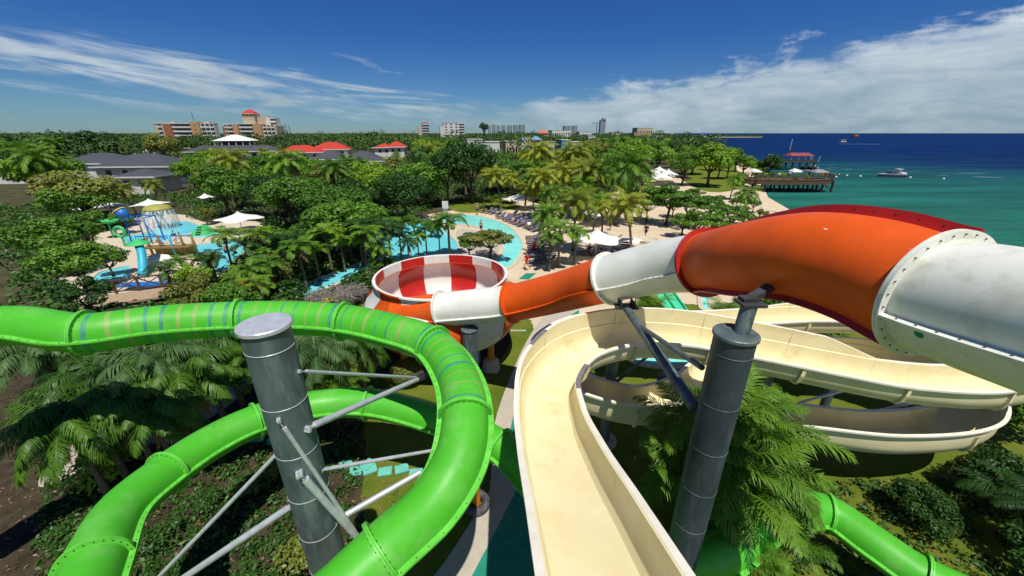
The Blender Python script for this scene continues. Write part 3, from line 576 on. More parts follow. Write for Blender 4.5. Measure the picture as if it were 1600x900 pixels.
def tanf(i):
    t = dense[min(i + 1, len(dense) - 1)] - dense[max(i - 1, 0)]; t.z *= 1; return t.normalized()
for k in range(len(ci) - 1):
    q = MB(); a, c = ci[k], ci[k + 1]; rows = 0; L_ = None
    for i in range(a, c + 1):
        p = dense[i]; t = tanf(i); s = t.cross(Vector((0, 0, 1))).normalized(); u = s.cross(t)
        if i == a: p = p + t * .006
        hl, hr = ext_[i]; inn, o = fprofile(hl, hr); pr = inn + o; L_ = len(pr)
        q.v += [tuple(p + s * x + u * y) for x, y in pr]; rows += 1
    ni = len(inn)
    for i in range(rows - 1):
        for j in range(L_):
            j2 = (j + 1) % L_
            rim = (j >= ni - 1 and j <= ni + 1) or j >= L_ - 3 or j == L_ - 1
            q.f.append([i * L_ + j, (i + 1) * L_ + j, (i + 1) * L_ + j2, i * L_ + j2]); q.m.append(1 if rim else 0)
    for b0 in (0, (rows - 1) * L_):      # end faces: strips between inner and outer skin
        for j in range(ni - 1):
            o1 = ni + min(int(round((ni - 1 - j) * 1.0 * (len(o) - 1) / (ni - 1))), len(o) - 1); o2 = ni + min(int(round((ni - 2 - j) * (len(o) - 1) / (ni - 1))), len(o) - 1)
            q.f.append([b0 + j, b0 + j + 1, b0 + o2, b0 + o1]); q.m.append(0)
    q.build('flume_section', ['beige', 'beiged'], fl, smooth=True, auto=35)
    # collar under each joint
    if k > 0:
        p = dense[a]; t = tanf(a); s = t.cross(Vector((0, 0, 1))).normalized(); u = s.cross(t); hl, hr = ext_[a]; _, o = fprofile(hl, hr)
        core = o[3:14]; q = MB(); vs = []
        for dt in (-.05, .05):
            for x, y in core: vs.append(p + s * x + u * y + t * dt)
            for x, y in core:
                d = Vector((x, y + .3)); d.normalize(); vs.append(p + s * (x + d.x * .08) + u * (y + d.y * .08) + t * dt)
        m_ = len(core); F = []
        for j in range(m_ - 1):
            F += [(j, j + 1, m_ + j + 1, m_ + j), (2 * m_ + j, 3 * m_ + j, 3 * m_ + j + 1, 2 * m_ + j + 1), (m_ + j, m_ + j + 1, 3 * m_ + j + 1, 3 * m_ + j)]
        q.add(vs, F); q.build('joint_collar', 'beige', fl)
# grey worn patches taped over two stretches of rim
M['tape'] = mat('grey_rim_tape', (.20, .19, .20), (.14, .13, .14), 8, .7)
def rim_patch(side, pa, pb):
    def rp_(i):
        p = dense[i]; t = tanf(i); s_ = t.cross(Vector((0, 0, 1))).normalized(); u = s_.cross(t); h = ext_[i][0 if side < 0 else 1]; return p, s_, u, h
    def near_i(px, py): return min(range(16, 200), key=lambda i: (lambda c: (c[0] - px) ** 2 + (c[1] - py) ** 2)(PX(rp_(i)[0] + rp_(i)[1] * side * (HW + .08) + rp_(i)[2] * rp_(i)[3])))
    a, c = sorted((near_i(*pa), near_i(*pb))); q = MB(); vs = []
    for i in range(a, c + 1):
        p, s_, u, h = rp_(i)
        for x, y in ((HW + .02, .004), (HW + .15, .004), (HW + .145, -.07)): vs.append(p + s_ * side * x + u * (h + y))
    n_ = c - a + 1; q.add(vs, [(3 * i + j, 3 * i + 3 + j, 3 * i + 4 + j, 3 * i + 1 + j) for i in range(n_ - 1) for j in range(2)]); return q.build('rim_tape', 'tape', fl)
rim_patch(-1, (853, 513), (830, 540)); rim_patch(1, (916, 568), (904, 606))

# ---------------------------------------------------------------- support posts
def weld_post(nm, x, y, r, h, label, cat='steel post', mt='steel', rings=True, cap=True, sp=.62):
    t = root(nm, (x, y, 0), label, cat)
    q = MB(); q.tube([(x, y, 0), (x, y, h)], r, 48); q.build('post_shaft', mt, t, smooth=True, auto=50)
    if cap:
        q = MB(); q.lathe([(0, .035), (r + .02, .035), (r + .035, .02), (r + .035, -.03), (r, -.03)], (x, y, h), 48); q.build('cap_plate', 'steel_l' if cap == 2 else 'steel', t, smooth=True, auto=40)
    if rings:
        z = h - .35
        while z > .4:
            q = MB(); q.lathe([(r - .004, -.011), (r + .007, -.004), (r + .007, .004), (r - .004, .011)], (x, y, z), 48); q.build('weld_seam', 'steel_l' if cap == 2 else 'steel', t, smooth=True); z -= sp
    q = MB(); q.lathe([(0, .22), (r + .25, .22), (r + .3, .16), (r + .3, 0)], (x, y, 0), 28); q.build('footing', 'concrete', t, smooth=True, auto=40)
    return t
lp = D(413, 508, 5.7); LPX = lp
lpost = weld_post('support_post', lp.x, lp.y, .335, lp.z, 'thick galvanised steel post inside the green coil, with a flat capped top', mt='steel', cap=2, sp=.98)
def clevis(parent, a, c, r, plates=True, m='steel_l'):
    a = Vector(a); c = Vector(c); d = (c - a).normalized()
    q = MB(); q.tube([a + d * .12, c - d * .05], r, 12); o = q.build('strut', m, parent, smooth=True, auto=50)
    q = MB(); q.bar(a - d * .08, a + d * .2, r * 2.1, r * .4); q.bar(a - d * .08, a - d * .03, r * 3.0, r * 1.6); p = q.build('clevis_plate', m, None); p.parent = o
    for v in p.data.vertices: v.co -= parent.location
    return o
def pole_pt(px, py, x, y):                # the height at which picture point py meets the vertical axis through x, y
    v = (450 - py) / 600; # y = zc*(CP+v*SP)
    zc = y / (CP + v * SP); return CAMH + zc * (v * CP - SP)
def on_post(px, py, dx, dy): z = pole_pt(px, py, lp.x + dx, lp.y + dy); return Vector((lp.x + dx, lp.y + dy, z))
tR = W(652, 590, 6.1); tR2 = W(680, 706, 5.6); tN = W(556, 832, 4.95); tL = W(236, 912, 4.1)
clevis(lpost, on_post(476, 580, .34, .05), tR, .033)
clevis(lpost, on_post(503, 668, .33, -.08), tR + Vector((0.02, 0, -.05)), .06)
clevis(lpost, on_post(524, 733, .34, .05), tR2 + Vector((0, 0, .05)), .035)
clevis(lpost, on_post(545, 812, .32, .1), W(660, 736, 5.3), .06)
clevis(lpost, on_post(467, 660, .1, -.35), tN, .035)
clevis(lpost, on_post(492, 742, .18, -.33), tN + Vector((0, 0, -.12)), .065)
clevis(lpost, on_post(434, 706, -.34, .0), W(235, 915, 4.25), .036)
clevis(lpost, on_post(464, 790, -.33, -.08), W(262, 920, 4.05), .065)
for a, c, nm in ((tR + Vector((-.06, -.02, -.02)), W(700, 566, 6.2), 'bracket'), (tR2 + Vector((-.03, 0, 0)), W(712, 700, 5.65), 'bracket')):
    q = MB(); q.bar(a, c, .14, .2); q.build(nm, 'dark', lpost)
rp = D(1150, 522, 6.9)
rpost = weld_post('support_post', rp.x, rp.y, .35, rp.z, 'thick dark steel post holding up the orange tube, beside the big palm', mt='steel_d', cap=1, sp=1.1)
top = Vector((rp.x + .10, rp.y + .02, rp.z))
q = MB(); q.tube([top, top + Vector((.12, .14, .52))], .135, 20); q.build('neck_pipe', 'steel', rpost, smooth=True, auto=50)
q = MB(); q.box(top + Vector((.14, .16, .53)), (.42, .34, .05)); q.box(top + Vector((.14, .22, .58)), (.3, .2, .08)); q.bar(top + Vector((.1, .2, .56)), top + Vector((.75, .5, .78)), .16, .1); q.build('cradle', 'dark', rpost)
for py in (585, 650):
    pass
arm_a = Vector((rp.x - .3, rp.y + .25, pole_pt(0, 650, rp.x, rp.y))); arm_c = D(978, 480, 12.3)
q = MB(); q.tube([arm_a, arm_c], .13, 16); o = q.build('support_arm', 'steel', rpost, smooth=True, auto=50)
q = MB(); q.box(arm_c + Vector((0, 0, .03)), (.7, .4, .05)); q.box(arm_c + Vector((.2, 0, .12)), (.05, .4, .22)); q.box(arm_c + Vector((-.2, 0, .12)), (.05, .4, .22)); q.build('cradle', 'dark', rpost)
q = MB(); q.tube([Vector((rp.x - .3, rp.y + .3, pole_pt(0, 585, rp.x, rp.y) - .05)), arm_c.lerp(arm_a, .25)], .06, 12); q.build('brace', 'steel', rpost, smooth=True, auto=50)
# other posts
def small_post(px, pyb, ztop, r, label, m='steel', cat='steel post', zb=0):
    p = W(px, pyb, zb); return weld_post('support_post', p.x, p.y, r, ztop, label, cat, m, rings=False, cap=1)
sp1 = small_post(943, 690, 4.75, .22, 'slim blue-grey post under the first bend of the cream flume')
q = MB(); c = sp1.location; q.tube([c + Vector((.15, 0, 2.9)), c + Vector((2.0, .3, 4.6))], .06, 10); q.build('brace', 'steel', sp1, smooth=True); q = MB(); q.tube([c + Vector((.15, 0, 4.2)), c + Vector((2.4, .5, 4.85))], .035, 10); q.build('brace', 'steel', sp1, smooth=True)
for x, y, h, lb in ((9.7, 12.5, 4.2, 'grey post behind the right end of the cream flume under the orange tube'), (12.9, 12.9, 3.4, 'grey post in the grassy gap between the loops of the cream flume'), (6.3, 13.6, 2.6, 'short post below the lower cream loop')):
    p_ = weld_post('support_post', x, y, .34 if h > 4 else .16, h, lb, rings=False, cap=1)
    if h > 4: p_.children[0].data
    q = MB(); q.tube([(x + .3, y - .3, h - 2.4), (x + 1.9, y - 1.6, h - .3)], .05, 10); q.build('brace', 'steel_l', p_, smooth=True)
p = W(640, 470, 0)
pg = D(735, 545, 17.5); weld_post('support_post', pg.x, pg.y, .35, 3.9, 'grey post with a broad foot under the white part of the raft tube', rings=False)
# orange post standing in an old tyre
p = W(744, 790, 0); t = root('tyre_post', (p.x, p.y, 0), 'orange painted post standing in an old black tyre at the lawn edge', 'post')
q = MB(); q.tube([p, p + Vector((0, 0, 5.2))], .16, 18); q.build('post_shaft', 'opost', t, smooth=True, auto=50)
q = MB(); n1, n2 = 36, 12
q.add([(p.x + (.36 + .15 * math.cos(2 * math.pi * j / n2)) * math.cos(2 * math.pi * i / n1), p.y + (.36 + .15 * math.cos(2 * math.pi * j / n2)) * math.sin(2 * math.pi * i / n1), .16 + .15 * math.sin(2 * math.pi * j / n2)) for i in range(n1) for j in range(n2)], [(i * n2 + j, ((i + 1) % n1) * n2 + j, ((i + 1) % n1) * n2 + (j + 1) % n2, i * n2 + (j + 1) % n2) for i in range(n1) for j in range(n2)])
q.build('tyre', 'rubber', t, smooth=True)
# racer slide lanes seen past the flume rim
p = W(1054, 488, 0); t = root('racer_slide', (p.x, p.y, 0), 'bright green racer slide lane glimpsed between the white tube and the cream flume', 'water slide')
q = MB(); q.add([(p.x - .75, p.y - 1, .12), (p.x + .65, p.y - 1, .12), (p.x + .65, p.y + 3.2, .7), (p.x - .75, p.y + 3.2, .7)], [(0, 1, 2, 3)]); q.build('lane', 'racer', t)
for dx in (-.8, -.05, .7):
    q = MB(); q.bar((p.x + dx, p.y - 1, .2), (p.x + dx, p.y + 3.2, .8), .08, .22); q.build('lane_divider', 'racer', t)
# ================================================================ VEGETATION
def leafmesh(name, V, F, rnd, m, smooth=False):
    me = bpy.data.meshes.new(name); V = np.asarray(V, dtype=np.float32)
    k = F.shape[1]; nf = len(F)
    me.vertices.add(len(V)); me.vertices.foreach_set('co', V.ravel())
    me.loops.add(nf * k); me.loops.foreach_set('vertex_index', F.astype(np.int32).ravel())
    me.polygons.add(nf); me.polygons.foreach_set('loop_start', np.arange(0, nf * k, k, dtype=np.int32)); me.polygons.foreach_set('loop_total', np.full(nf, k, dtype=np.int32))
    me.update(calc_edges=True)
    a = me.attributes.new('rnd', 'FLOAT', 'FACE'); rr_ = np.asarray(rnd, dtype=np.float32); a.data.foreach_set('value', np.where(rr_ > 2, rr_ % 1, rr_).astype(np.float32))
    me.materials.append((M[m] if isinstance(m, str) else m) if m else None)
    if (rr_ > 2).any(): me.materials.append(M['deadleaf']); me.polygons.foreach_set('material_index', (rr_ > 2).astype(np.int32))
    return me
def norm(a): return a / np.maximum(np.linalg.norm(a, axis=-1, keepdims=True), 1e-6)
def leaves(cen, nrm, size, asp=.5, rg=rng):
    n = len(cen); nrm = norm(nrm); t = norm(np.cross(nrm, rg.normal(size=(n, 3)))); s = np.cross(nrm, t); L = size[:, None]
    v = np.stack([cen - t * L * .5, cen + s * L * asp * .5 + t * L * .05, cen + t * L * .5 - nrm * L * .12, cen - s * L * asp * .5 + t * L * .05], 1)
    return v.reshape(-1, 3), np.arange(4 * n).reshape(n, 4)
def broad(name, seed, R=4., H=8., lobes=16, nleaf=4200, ls=.42, base=.35, flat=.75, asp=.6):
    g = np.random.default_rng(seed); cz = H * (base + (1 - base) / 2); rz = H * (1 - base) / 2
    lc = []
    for i in range(lobes):
        for _ in range(40):
            d = g.normal(size=3); d /= np.linalg.norm(d); rr = g.uniform(.35, .78)
            if d[2] < -.45: continue
            c = np.array([d[0] * R * rr, d[1] * R * rr, cz + d[2] * rz * rr * 1.05])
            if all(np.linalg.norm(c - q[0]) > R * .28 for q in lc): break
        lc.append((c, R * g.uniform(.26, .42)))
    P, Nn, rn = [], [], []
    wts = np.array([q[1] ** 2 for q in lc]); wts /= wts.sum()
    for (c, r), w_ in zip(lc, wts):
        n = int(nleaf * w_); d = norm(g.normal(size=(n, 3))); rad = r * (1 - np.abs(g.normal(0, .16, n))) * (1 + .12 * np.sin(d[:, 0] * 7 + c[0]) * np.cos(d[:, 1] * 6 + c[1]))
        p = c + d * rad[:, None] * np.array([1, 1, flat]); P.append(p); Nn.append(d + np.array([0, 0, .55]) + g.normal(0, .45, (n, 3))); rn.append(np.clip(g.normal(.35 + .3 * g.random(), .22, n), 0, 1))
    P = np.concatenate(P); Nn = np.concatenate(Nn); rn = np.concatenate(rn)
    V, F = leaves(P, Nn, ls * g.uniform(.6, 1.3, len(P)), asp, g)
    crown = leafmesh(name + '_crown', V, F, rn, 'lf_mid')
    b = MB(); tr = .035 * H; fork = Vector((g.normal(0, .15), g.normal(0, .15), H * base * .95))
    b.tube([(0, 0, 0), (fork.x * .4, fork.y * .4, fork.z * .5), fork], [tr, tr * .8, tr * .7], 9)
    for c, r in lc[:9]:
        m_ = fork.lerp(Vector(c), .5) + Vector((0, 0, -.25)); b.tube([fork, m_, Vector(c)], [tr * .5, tr * .3, tr * .12], 6)
    t = b.build('t', 'trunk', smooth=True); me = t.data; bpy.data.objects.remove(t)
    return dict(crown=crown, trunk=me, R=R, H=H)
def frond(V, F, Rn, base, az, el, L, n, droop, leaflen, lw, g, leafdroop=.5, seg=9, two=False, vee=.25, start=.16, tone=None, dead=0):
    # rachis
    pts = [np.array(base, float)]; a = el; d0 = np.array([math.cos(az), math.sin(az), 0]); ds = L / seg; tg = []
    sidebend = g.normal(0, .1)
    for i in range(seg):
        t = d0 * math.cos(a) + np.array([0, 0, math.sin(a)]); t = t + np.array([-d0[1], d0[0], 0]) * sidebend * i / seg; t /= np.linalg.norm(t); tg.append(t); pts.append(pts[-1] + t * ds); a -= droop / seg * (0.6 + .9 * i / seg)
    tg.append(tg[-1]); tone = g.uniform(.2, .8) if tone is None else tone
    for i in range(seg):                  # rachis as a thin strip
        s = np.cross(tg[i], [0, 0, 1]); s /= max(np.linalg.norm(s), 1e-6); w0 = .035 * (1 - i / seg) + .008; o = len(V)
        V += [pts[i] - s * w0, pts[i] + s * w0, pts[i + 1] + s * w0 * .8, pts[i + 1] - s * w0 * .8]; F.append((o, o + 1, o + 2, o + 3)); Rn.append(min(.999, tone + .2) + dead)
    for k in range(n):
        s_ = start + (1 - start) * (k + .5) / n; x = s_ * seg; i = min(int(x), seg - 1); f = x - i; p = pts[i] * (1 - f) + pts[i + 1] * f; t = tg[i] * (1 - f) + tg[min(i + 1, seg)] * f; t = t / np.linalg.norm(t)
        sd = np.cross(t, [0, 0, 1]); sd /= max(np.linalg.norm(sd), 1e-6); up = np.cross(sd, t)
        ll = leaflen * (math.sin(math.pi * min(1, .12 + .86 * s_)) ** .55) * g.uniform(.85, 1.12)
        for sg in (-1, 1):
            d = sd * sg * .85 + t * (.35 + .5 * s_) + up * vee * g.uniform(.4, 1.3) + np.array([0, 0, -1]) * leafdroop * g.uniform(.3, 1) + g.normal(0, .07, 3); d /= np.linalg.norm(d)
            wv = np.cross(d, up + sd * sg * .3); wv /= max(np.linalg.norm(wv), 1e-6); o = len(V); hw = lw * .5
            mid = p + d * ll * .5; d2 = d + np.array([0, 0, -1]) * leafdroop * .9; d2 /= np.linalg.norm(d2); tip = mid + d2 * ll * .5
            V += [p - wv * hw * .5, p + wv * hw * .5, mid + wv * hw, mid - wv * hw]; F.append((o, o + 1, o + 2, o + 3)); r_ = float(np.clip(tone + g.normal(0, .15), 0, .999)) + dead; Rn.append(r_)
            o = len(V); V += [mid - wv * hw, mid + wv * hw, tip + wv * hw * .12, tip - wv * hw * .12]; F.append((o, o + 1, o + 2, o + 3)); Rn.append(r_)
def palm(name, seed, H=7., nf=20, L=3., nl=26, leaflen=.75, lw=.07, lean=.5, droop=1.6, elr=(-.35, 1.25), tr=.13, matn='lf_palm', leafdroop=.6, vee=.1, bulge=True):
    g = np.random.default_rng(seed); V, F, Rn = [], [], []
    az0 = g.uniform(0, 6.28); top = Vector((lean * math.cos(az0), lean * math.sin(az0), H - L * .42))
    for i in range(nf):
        f = (i + .5) / nf; el = elr[0] + (elr[1] - elr[0]) * f; az = i * 2.39996 + g.normal(0, .15)
        frond(V, F, Rn, np.array(top) + g.normal(0, .04, 3), az, el, L * g.uniform(.85, 1.1) * (.8 + .2 * math.cos(el)), nl, droop * g.uniform(.75, 1.2), leaflen, lw, g, leafdroop, vee=vee, tone=np.clip(.15 + .45 * (1 - f) * g.random() + .35 * g.random(), 0, 1))
    for i in range(3 if bulge or nf > 30 else 1): frond(V, F, Rn, np.array(top), g.uniform(0, 6.28), g.uniform(-1.0, -.5), L * g.uniform(.6, .85), nl, .7, leaflen * .8, lw, g, 1.2, vee=-.1, dead=5)
    crown = leafmesh(name + '_crown', V, np.array(F), Rn, matn)
    b = MB(); k = 9; b.tube([(top.x * (j / k) ** 1.7, top.y * (j / k) ** 1.7, top.z * j / k) for j in range(k + 1)], [tr * (1.5 - .35 * min(1, 3 * j / k) - .35 * j / k) for j in range(k + 1)], 9)
    if bulge:
        for j in range(7): a = j * .9; b.ball((top.x + .17 * math.cos(a), top.y + .17 * math.sin(a), top.z - .15 - .05 * (j % 2)), .1, 7)
    t = b.build('t', 'ptrunk', smooth=True); me = t.data; bpy.data.objects.remove(t)
    return dict(crown=crown, trunk=me, R=L * .85, H=H)
def clump(name, seed, H=5., stems=7, nf=6, L=2.2, nl=34, leaflen=.5, lw=.05, spread=.5, droop=1.5, matn='lf_palm'):
    g = np.random.default_rng(seed); V, F, Rn = [], [], []; b = MB()
    for s in range(stems):
        a = s * 2.4 + g.normal(0, .3); rr = spread * math.sqrt((s + .3) / stems); x, y = rr * math.cos(a), rr * math.sin(a); h = (H - L * .55) * g.uniform(.55, 1.0); tx, ty = x * 2.2 + g.normal(0, .15), y * 2.2 + g.normal(0, .15)
        b.tube([(x, y, 0), (x * 1.2 + tx * .1, y * 1.2 + ty * .1, h * .5), (tx, ty, h)], [.06, .05, .045], 7)
        for i in range(nf):
            f = (i + .5) / nf; frond(V, F, Rn, np.array([tx, ty, h]), i * 2.39996 + g.uniform(0, 6.28), .25 + 1.15 * f, L * g.uniform(.8, 1.15), nl, droop * g.uniform(.7, 1.25), leaflen, lw, g, .45, vee=.35)
    crown = leafmesh(name + '_crown', V, np.array(F), Rn, matn); t = b.build('t', 'ptrunk', smooth=True); me = t.data; bpy.data.objects.remove(t)
    return dict(crown=crown, trunk=me, R=L * .8 + spread, H=H)
def bush(name, seed, R=1., H=1.2, n=900, ls=.16, lobes=7, asp=.5):
    g = np.random.default_rng(seed); P, Nn, rn = [], [], []
    for i in range(lobes):
        a = g.uniform(0, 6.28); r0 = R * .5 * math.sqrt(g.random()); c = np.array([r0 * math.cos(a), r0 * math.sin(a), H * g.uniform(.3, .6)]); r = np.array([R * .5, R * .5, H * .42]) * g.uniform(.7, 1.1); k = n // lobes
        d = norm(g.normal(size=(k, 3))); d[:, 2] = np.abs(d[:, 2]) * np.where(g.random(k) < .8, 1, -1); p = c + d * r * (1 - np.abs(g.normal(0, .14, k)))[:, None]; P.append(p); Nn.append(d + [0, 0, .5] + g.normal(0, .5, (k, 3))); rn.append(np.clip(g.normal(.45, .25, k), 0, 1))
    V, F = leaves(np.concatenate(P), np.concatenate(Nn), ls * g.uniform(.6, 1.4, (n // lobes) * lobes), asp, g); V[:, 2] = np.maximum(V[:, 2], .02)
    b = MB(); b.tube([(0, 0, 0), (0, 0, H * .4)], [.05, .03], 6); b.tube([(0, 0, .1), (R * .3, R * .1, H * .5)], [.03, .015], 5); b.tube([(0, 0, .1), (-R * .3, R * .15, H * .5)], [.03, .015], 5)
    t = b.build('t', 'trunk'); me = t.data; bpy.data.objects.remove(t)
    return dict(crown=leafmesh(name + '_crown', V, F, np.concatenate(rn), 'lf_mid'), trunk=me, R=R, H=H)

T = {}
T['b'] = [broad('broad%d' % i, 100 + i, R=4. + .3 * (i % 2), H=8, lobes=14 + 2 * i, nleaf=5200, ls=.40) for i in range(4)]
T['bf'] = [broad('broadfar%d' % i, 200 + i, R=4.2, H=8, lobes=13, nleaf=2600, ls=.55) for i in range(3)]
T['sb'] = [broad('smallbroad%d' % i, 300 + i, R=2.2, H=4.6, lobes=11, nleaf=3600, ls=.24, base=.3) for i in range(3)]
T['al'] = [broad('almond%d' % i, 350 + i, R=2.4, H=4.6, lobes=13, nleaf=2300, ls=.30, base=.42, flat=.35, asp=.62) for i in range(2)]
T['p'] = [palm('coco%d' % i, 400 + i, H=7.2, nf=30, L=3.2, nl=34, lean=.5 + .3 * i) for i in range(3)]
T['a'] = [palm('manila%d' % i, 440 + i, H=4.6, nf=13, L=1.9, nl=24, leaflen=.5, lw=.075, lean=.1, droop=2.1, elr=(.1, 1.35), tr=.09, bulge=False, leafdroop=.4, vee=.3) for i in range(3)]
T['d'] = [palm('date%d' % i, 470 + i, H=4.6, nf=34, L=2.3, nl=30, leaflen=.42, lw=.045, lean=.1, droop=.75, elr=(-.25, 1.4), tr=.2, matn='lf_palmg', leafdroop=.12, vee=.35, bulge=False) for i in range(2)]
T['c'] = [clump('areca%d' % i, 500 + i) for i in range(2)]
T['tw'] = [bush('twig%d' % i, 650 + i, n=1500, ls=.45, asp=.06) for i in range(2)]
T['s'] = [bush('shrub%d' % i, 600 + i) for i in range(3)]
KIND = {'tw': ('twiggy_bush', 'bush'), 'b': ('broadleaf_tree', 'tree'), 'bf': ('broadleaf_tree', 'tree'), 'sb': ('small_tree', 'tree'), 'al': ('almond_tree', 'tree'), 'p': ('coconut_palm', 'palm'), 'a': ('feather_palm', 'palm'), 'd': ('date_palm', 'palm'), 'c': ('clumping_palm', 'palm'), 's': ('shrub', 'shrub')}
LAND = [('the white pavilion roof', 370, 222), ('the hotel with the mast', 295, 215), ('the turreted hotel', 400, 205), ('the grey left roofs', 215, 262), ('the mushroom fountain', 255, 338), ('the wading pool parasol', 375, 338),
        ('the long red roof', 490, 232), ('the twin grey hip roofs', 545, 246), ('the small bright red roof', 610, 230), ('the white apartment block', 713, 208), ('the huge dark banyan', 740, 262), ('the notice board', 697, 323), ('the curved turquoise river pool', 790, 370), ('the rows of grey loungers', 815, 345),
        ('the large beach canopy', 930, 362), ('the white party tents', 1030, 278), ('the timber deck', 1225, 290), ('the open bowl slide', 690, 430), ('the narrow channel pool', 500, 446), ('the wooden footbridge', 205, 460), ('the unfinished tower', 940, 195), ('the blue-roofed kiosk', 835, 228), ('the central blue pool', 645, 385),
        ('the blue bucket', 225, 352), ('the beach lawn', 1120, 285), ('the headland hotel', 1005, 203)]
veg = []
SH = {'b': 'broadleaf tree', 'bf': 'broadleaf tree', 'sb': 'small bushy tree', 'al': 'flat-topped tree', 'p': 'coconut palm', 'a': 'short feather palm', 'd': 'stiff date palm', 'c': 'clump of feather palms', 's': 'low shrub'}
def plant(t, x, y, h=None, sc=1, m=None, label=None, group=None, rz=None, var=None, z=0):
    tp = T[t][random.randrange(len(T[t])) if var is None else var]
    s = (h / tp['H']) if h else sc; nm, cat = KIND[t]
    r = root(nm, (x, y, z), None, cat, group, random.uniform(0, 6.28) if rz is None else rz); r.scale = (s * random.uniform(.92, 1.08), s * random.uniform(.92, 1.08), s)
    for part, me in (('trunk', tp['trunk']), ('crown', tp['crown'])):
        o = bpy.data.objects.new(part, me); COL.objects.link(o); o.parent = r
        if part == 'crown' and m: o.material_slots[0].link = 'OBJECT'; o.material_slots[0].material = M[m]
    r['_t'] = t; r['_m'] = m or ''
    veg.append((r, t, m, label, s * tp['H'])); return r
def at_top(px, py, H): p = W(px, py, H); return p.x, p.y
def height_at(px, pyc, pyb):              # base of a plant at (px, pyb), some point of it seen at pyc
    b_ = W(px, pyb); return b_, pole_pt(px, pyc, b_.x, b_.y)

def inpoly(x, y, P):
    c = False; j = len(P) - 1
    for i in range(len(P)):
        if (P[i][1] > y) != (P[j][1] > y) and x < (P[j][0] - P[i][0]) * (y - P[i][1]) / (P[j][1] - P[i][1]) + P[i][0]: c = not c
        j = i
    return c
def rect(a, b, c, d): return [(a, b), (c, b), (c, d), (a, d)]
SEE = [[(150, 330), (200, 322), (235, 318), (275, 320), (282, 345), (300, 350), (345, 346), (375, 326), (408, 337), (398, 355), (390, 380), (350, 420), (310, 410), (262, 420), (258, 462), (170, 478), (150, 445), (190, 400), (175, 370)],
       [(600, 372), (640, 352), (680, 352), (694, 330), (745, 330), (800, 348), (826, 380), (815, 425), (760, 416), (740, 396), (700, 396), (650, 405), (610, 412)],
       [(742, 312), (850, 315), (850, 360), (872, 400), (850, 430), (800, 445), (815, 390), (790, 355)], rect(900, 340, 1010, 402), rect(240, 186, 345, 232), rect(350, 166, 442, 228), rect(338, 208, 398, 238),
       [(126, 240), (190, 238), (240, 240), (274, 256), (272, 268), (248, 284), (196, 284), (130, 256)], rect(430, 219, 548, 241), [(492, 247), (518, 234), (545, 246), (560, 236), (597, 254)], rect(584, 218, 636, 236), rect(654, 188, 732, 214),
       rect(736, 214, 912, 232), rect(838, 196, 1032, 212), [(1168, 236), (1300, 215), (1700, 205), (1700, 350), (1192, 350), (1176, 300)], [(1042, 206), (1165, 206), (1165, 234), (1062, 226)], [(470, 462), (480, 446), (560, 415), (590, 405), (600, 415), (520, 446)],
       rect(1005, 268, 1052, 290), [(1085, 280), (1160, 272), (1160, 296), (1085, 300)], [(575, 395), (800, 395), (820, 470), (560, 470)]]
BASE = [[(700, 312), (745, 318), (800, 306), (850, 318), (900, 316), (960, 300), (1010, 284), (1050, 272), (1080, 285), (1190, 290), (1700, 330), (1700, 600), (560, 600), (560, 470), (600, 400), (640, 345)], [(150, 368), (200, 346), (236, 336), (290, 336), (325, 348), (400, 346), (412, 365), (395, 388), (350, 430), (300, 424), (262, 440), (240, 470), (140, 482), (90, 440)], [(455, 470), (470, 445), (580, 405), (600, 420), (500, 470)]]
def clear(x, y, z0, z1, R, pad=0):
    px, py, zc = PX((x, y, 0))
    if zc < 1: return False
    for P in BASE:
        if inpoly(px, py, P): return False
    cx, cy, zc = PX((x, y, (z0 + z1) / 2)); rr = R * 600 / zc + pad; rv = (z1 - z0) / 2 * 600 / zc * .95 + pad
    for P in SEE:
        for k in range(12):
            a = k * math.pi / 6
            if inpoly(cx + rr * math.cos(a) * .9, cy + rv * math.sin(a), P) or inpoly(cx + rr * math.cos(a) * .45, cy + rv * math.sin(a) * .5, P): return False
    return True
def coast_x(y):
    for i in range(len(coast) - 1):
        if coast[i][1] <= y < coast[i + 1][1]:
            f = (y - coast[i][1]) / (coast[i + 1][1] - coast[i][1]); return coast[i][0] * (1 - f) + coast[i + 1][0] * f
    return 0
# ---- dark garden soil under the planting
sheet('garden_floor', [(-200, 22, 0), (-40, 21, 0), (-14, 24, 0), (-9, 30, 0), (-9, 50, 0), (8, 75, 0), (30, 90, 0), (50, 110, 0), (190, 600, 0), (100, 900, 0), (-900, 900, 0)], .002, mat('garden_floor', (.035, .045, .018), (.09, .075, .04), .4, .95, .1, detail=9), world=True, smooth=False)
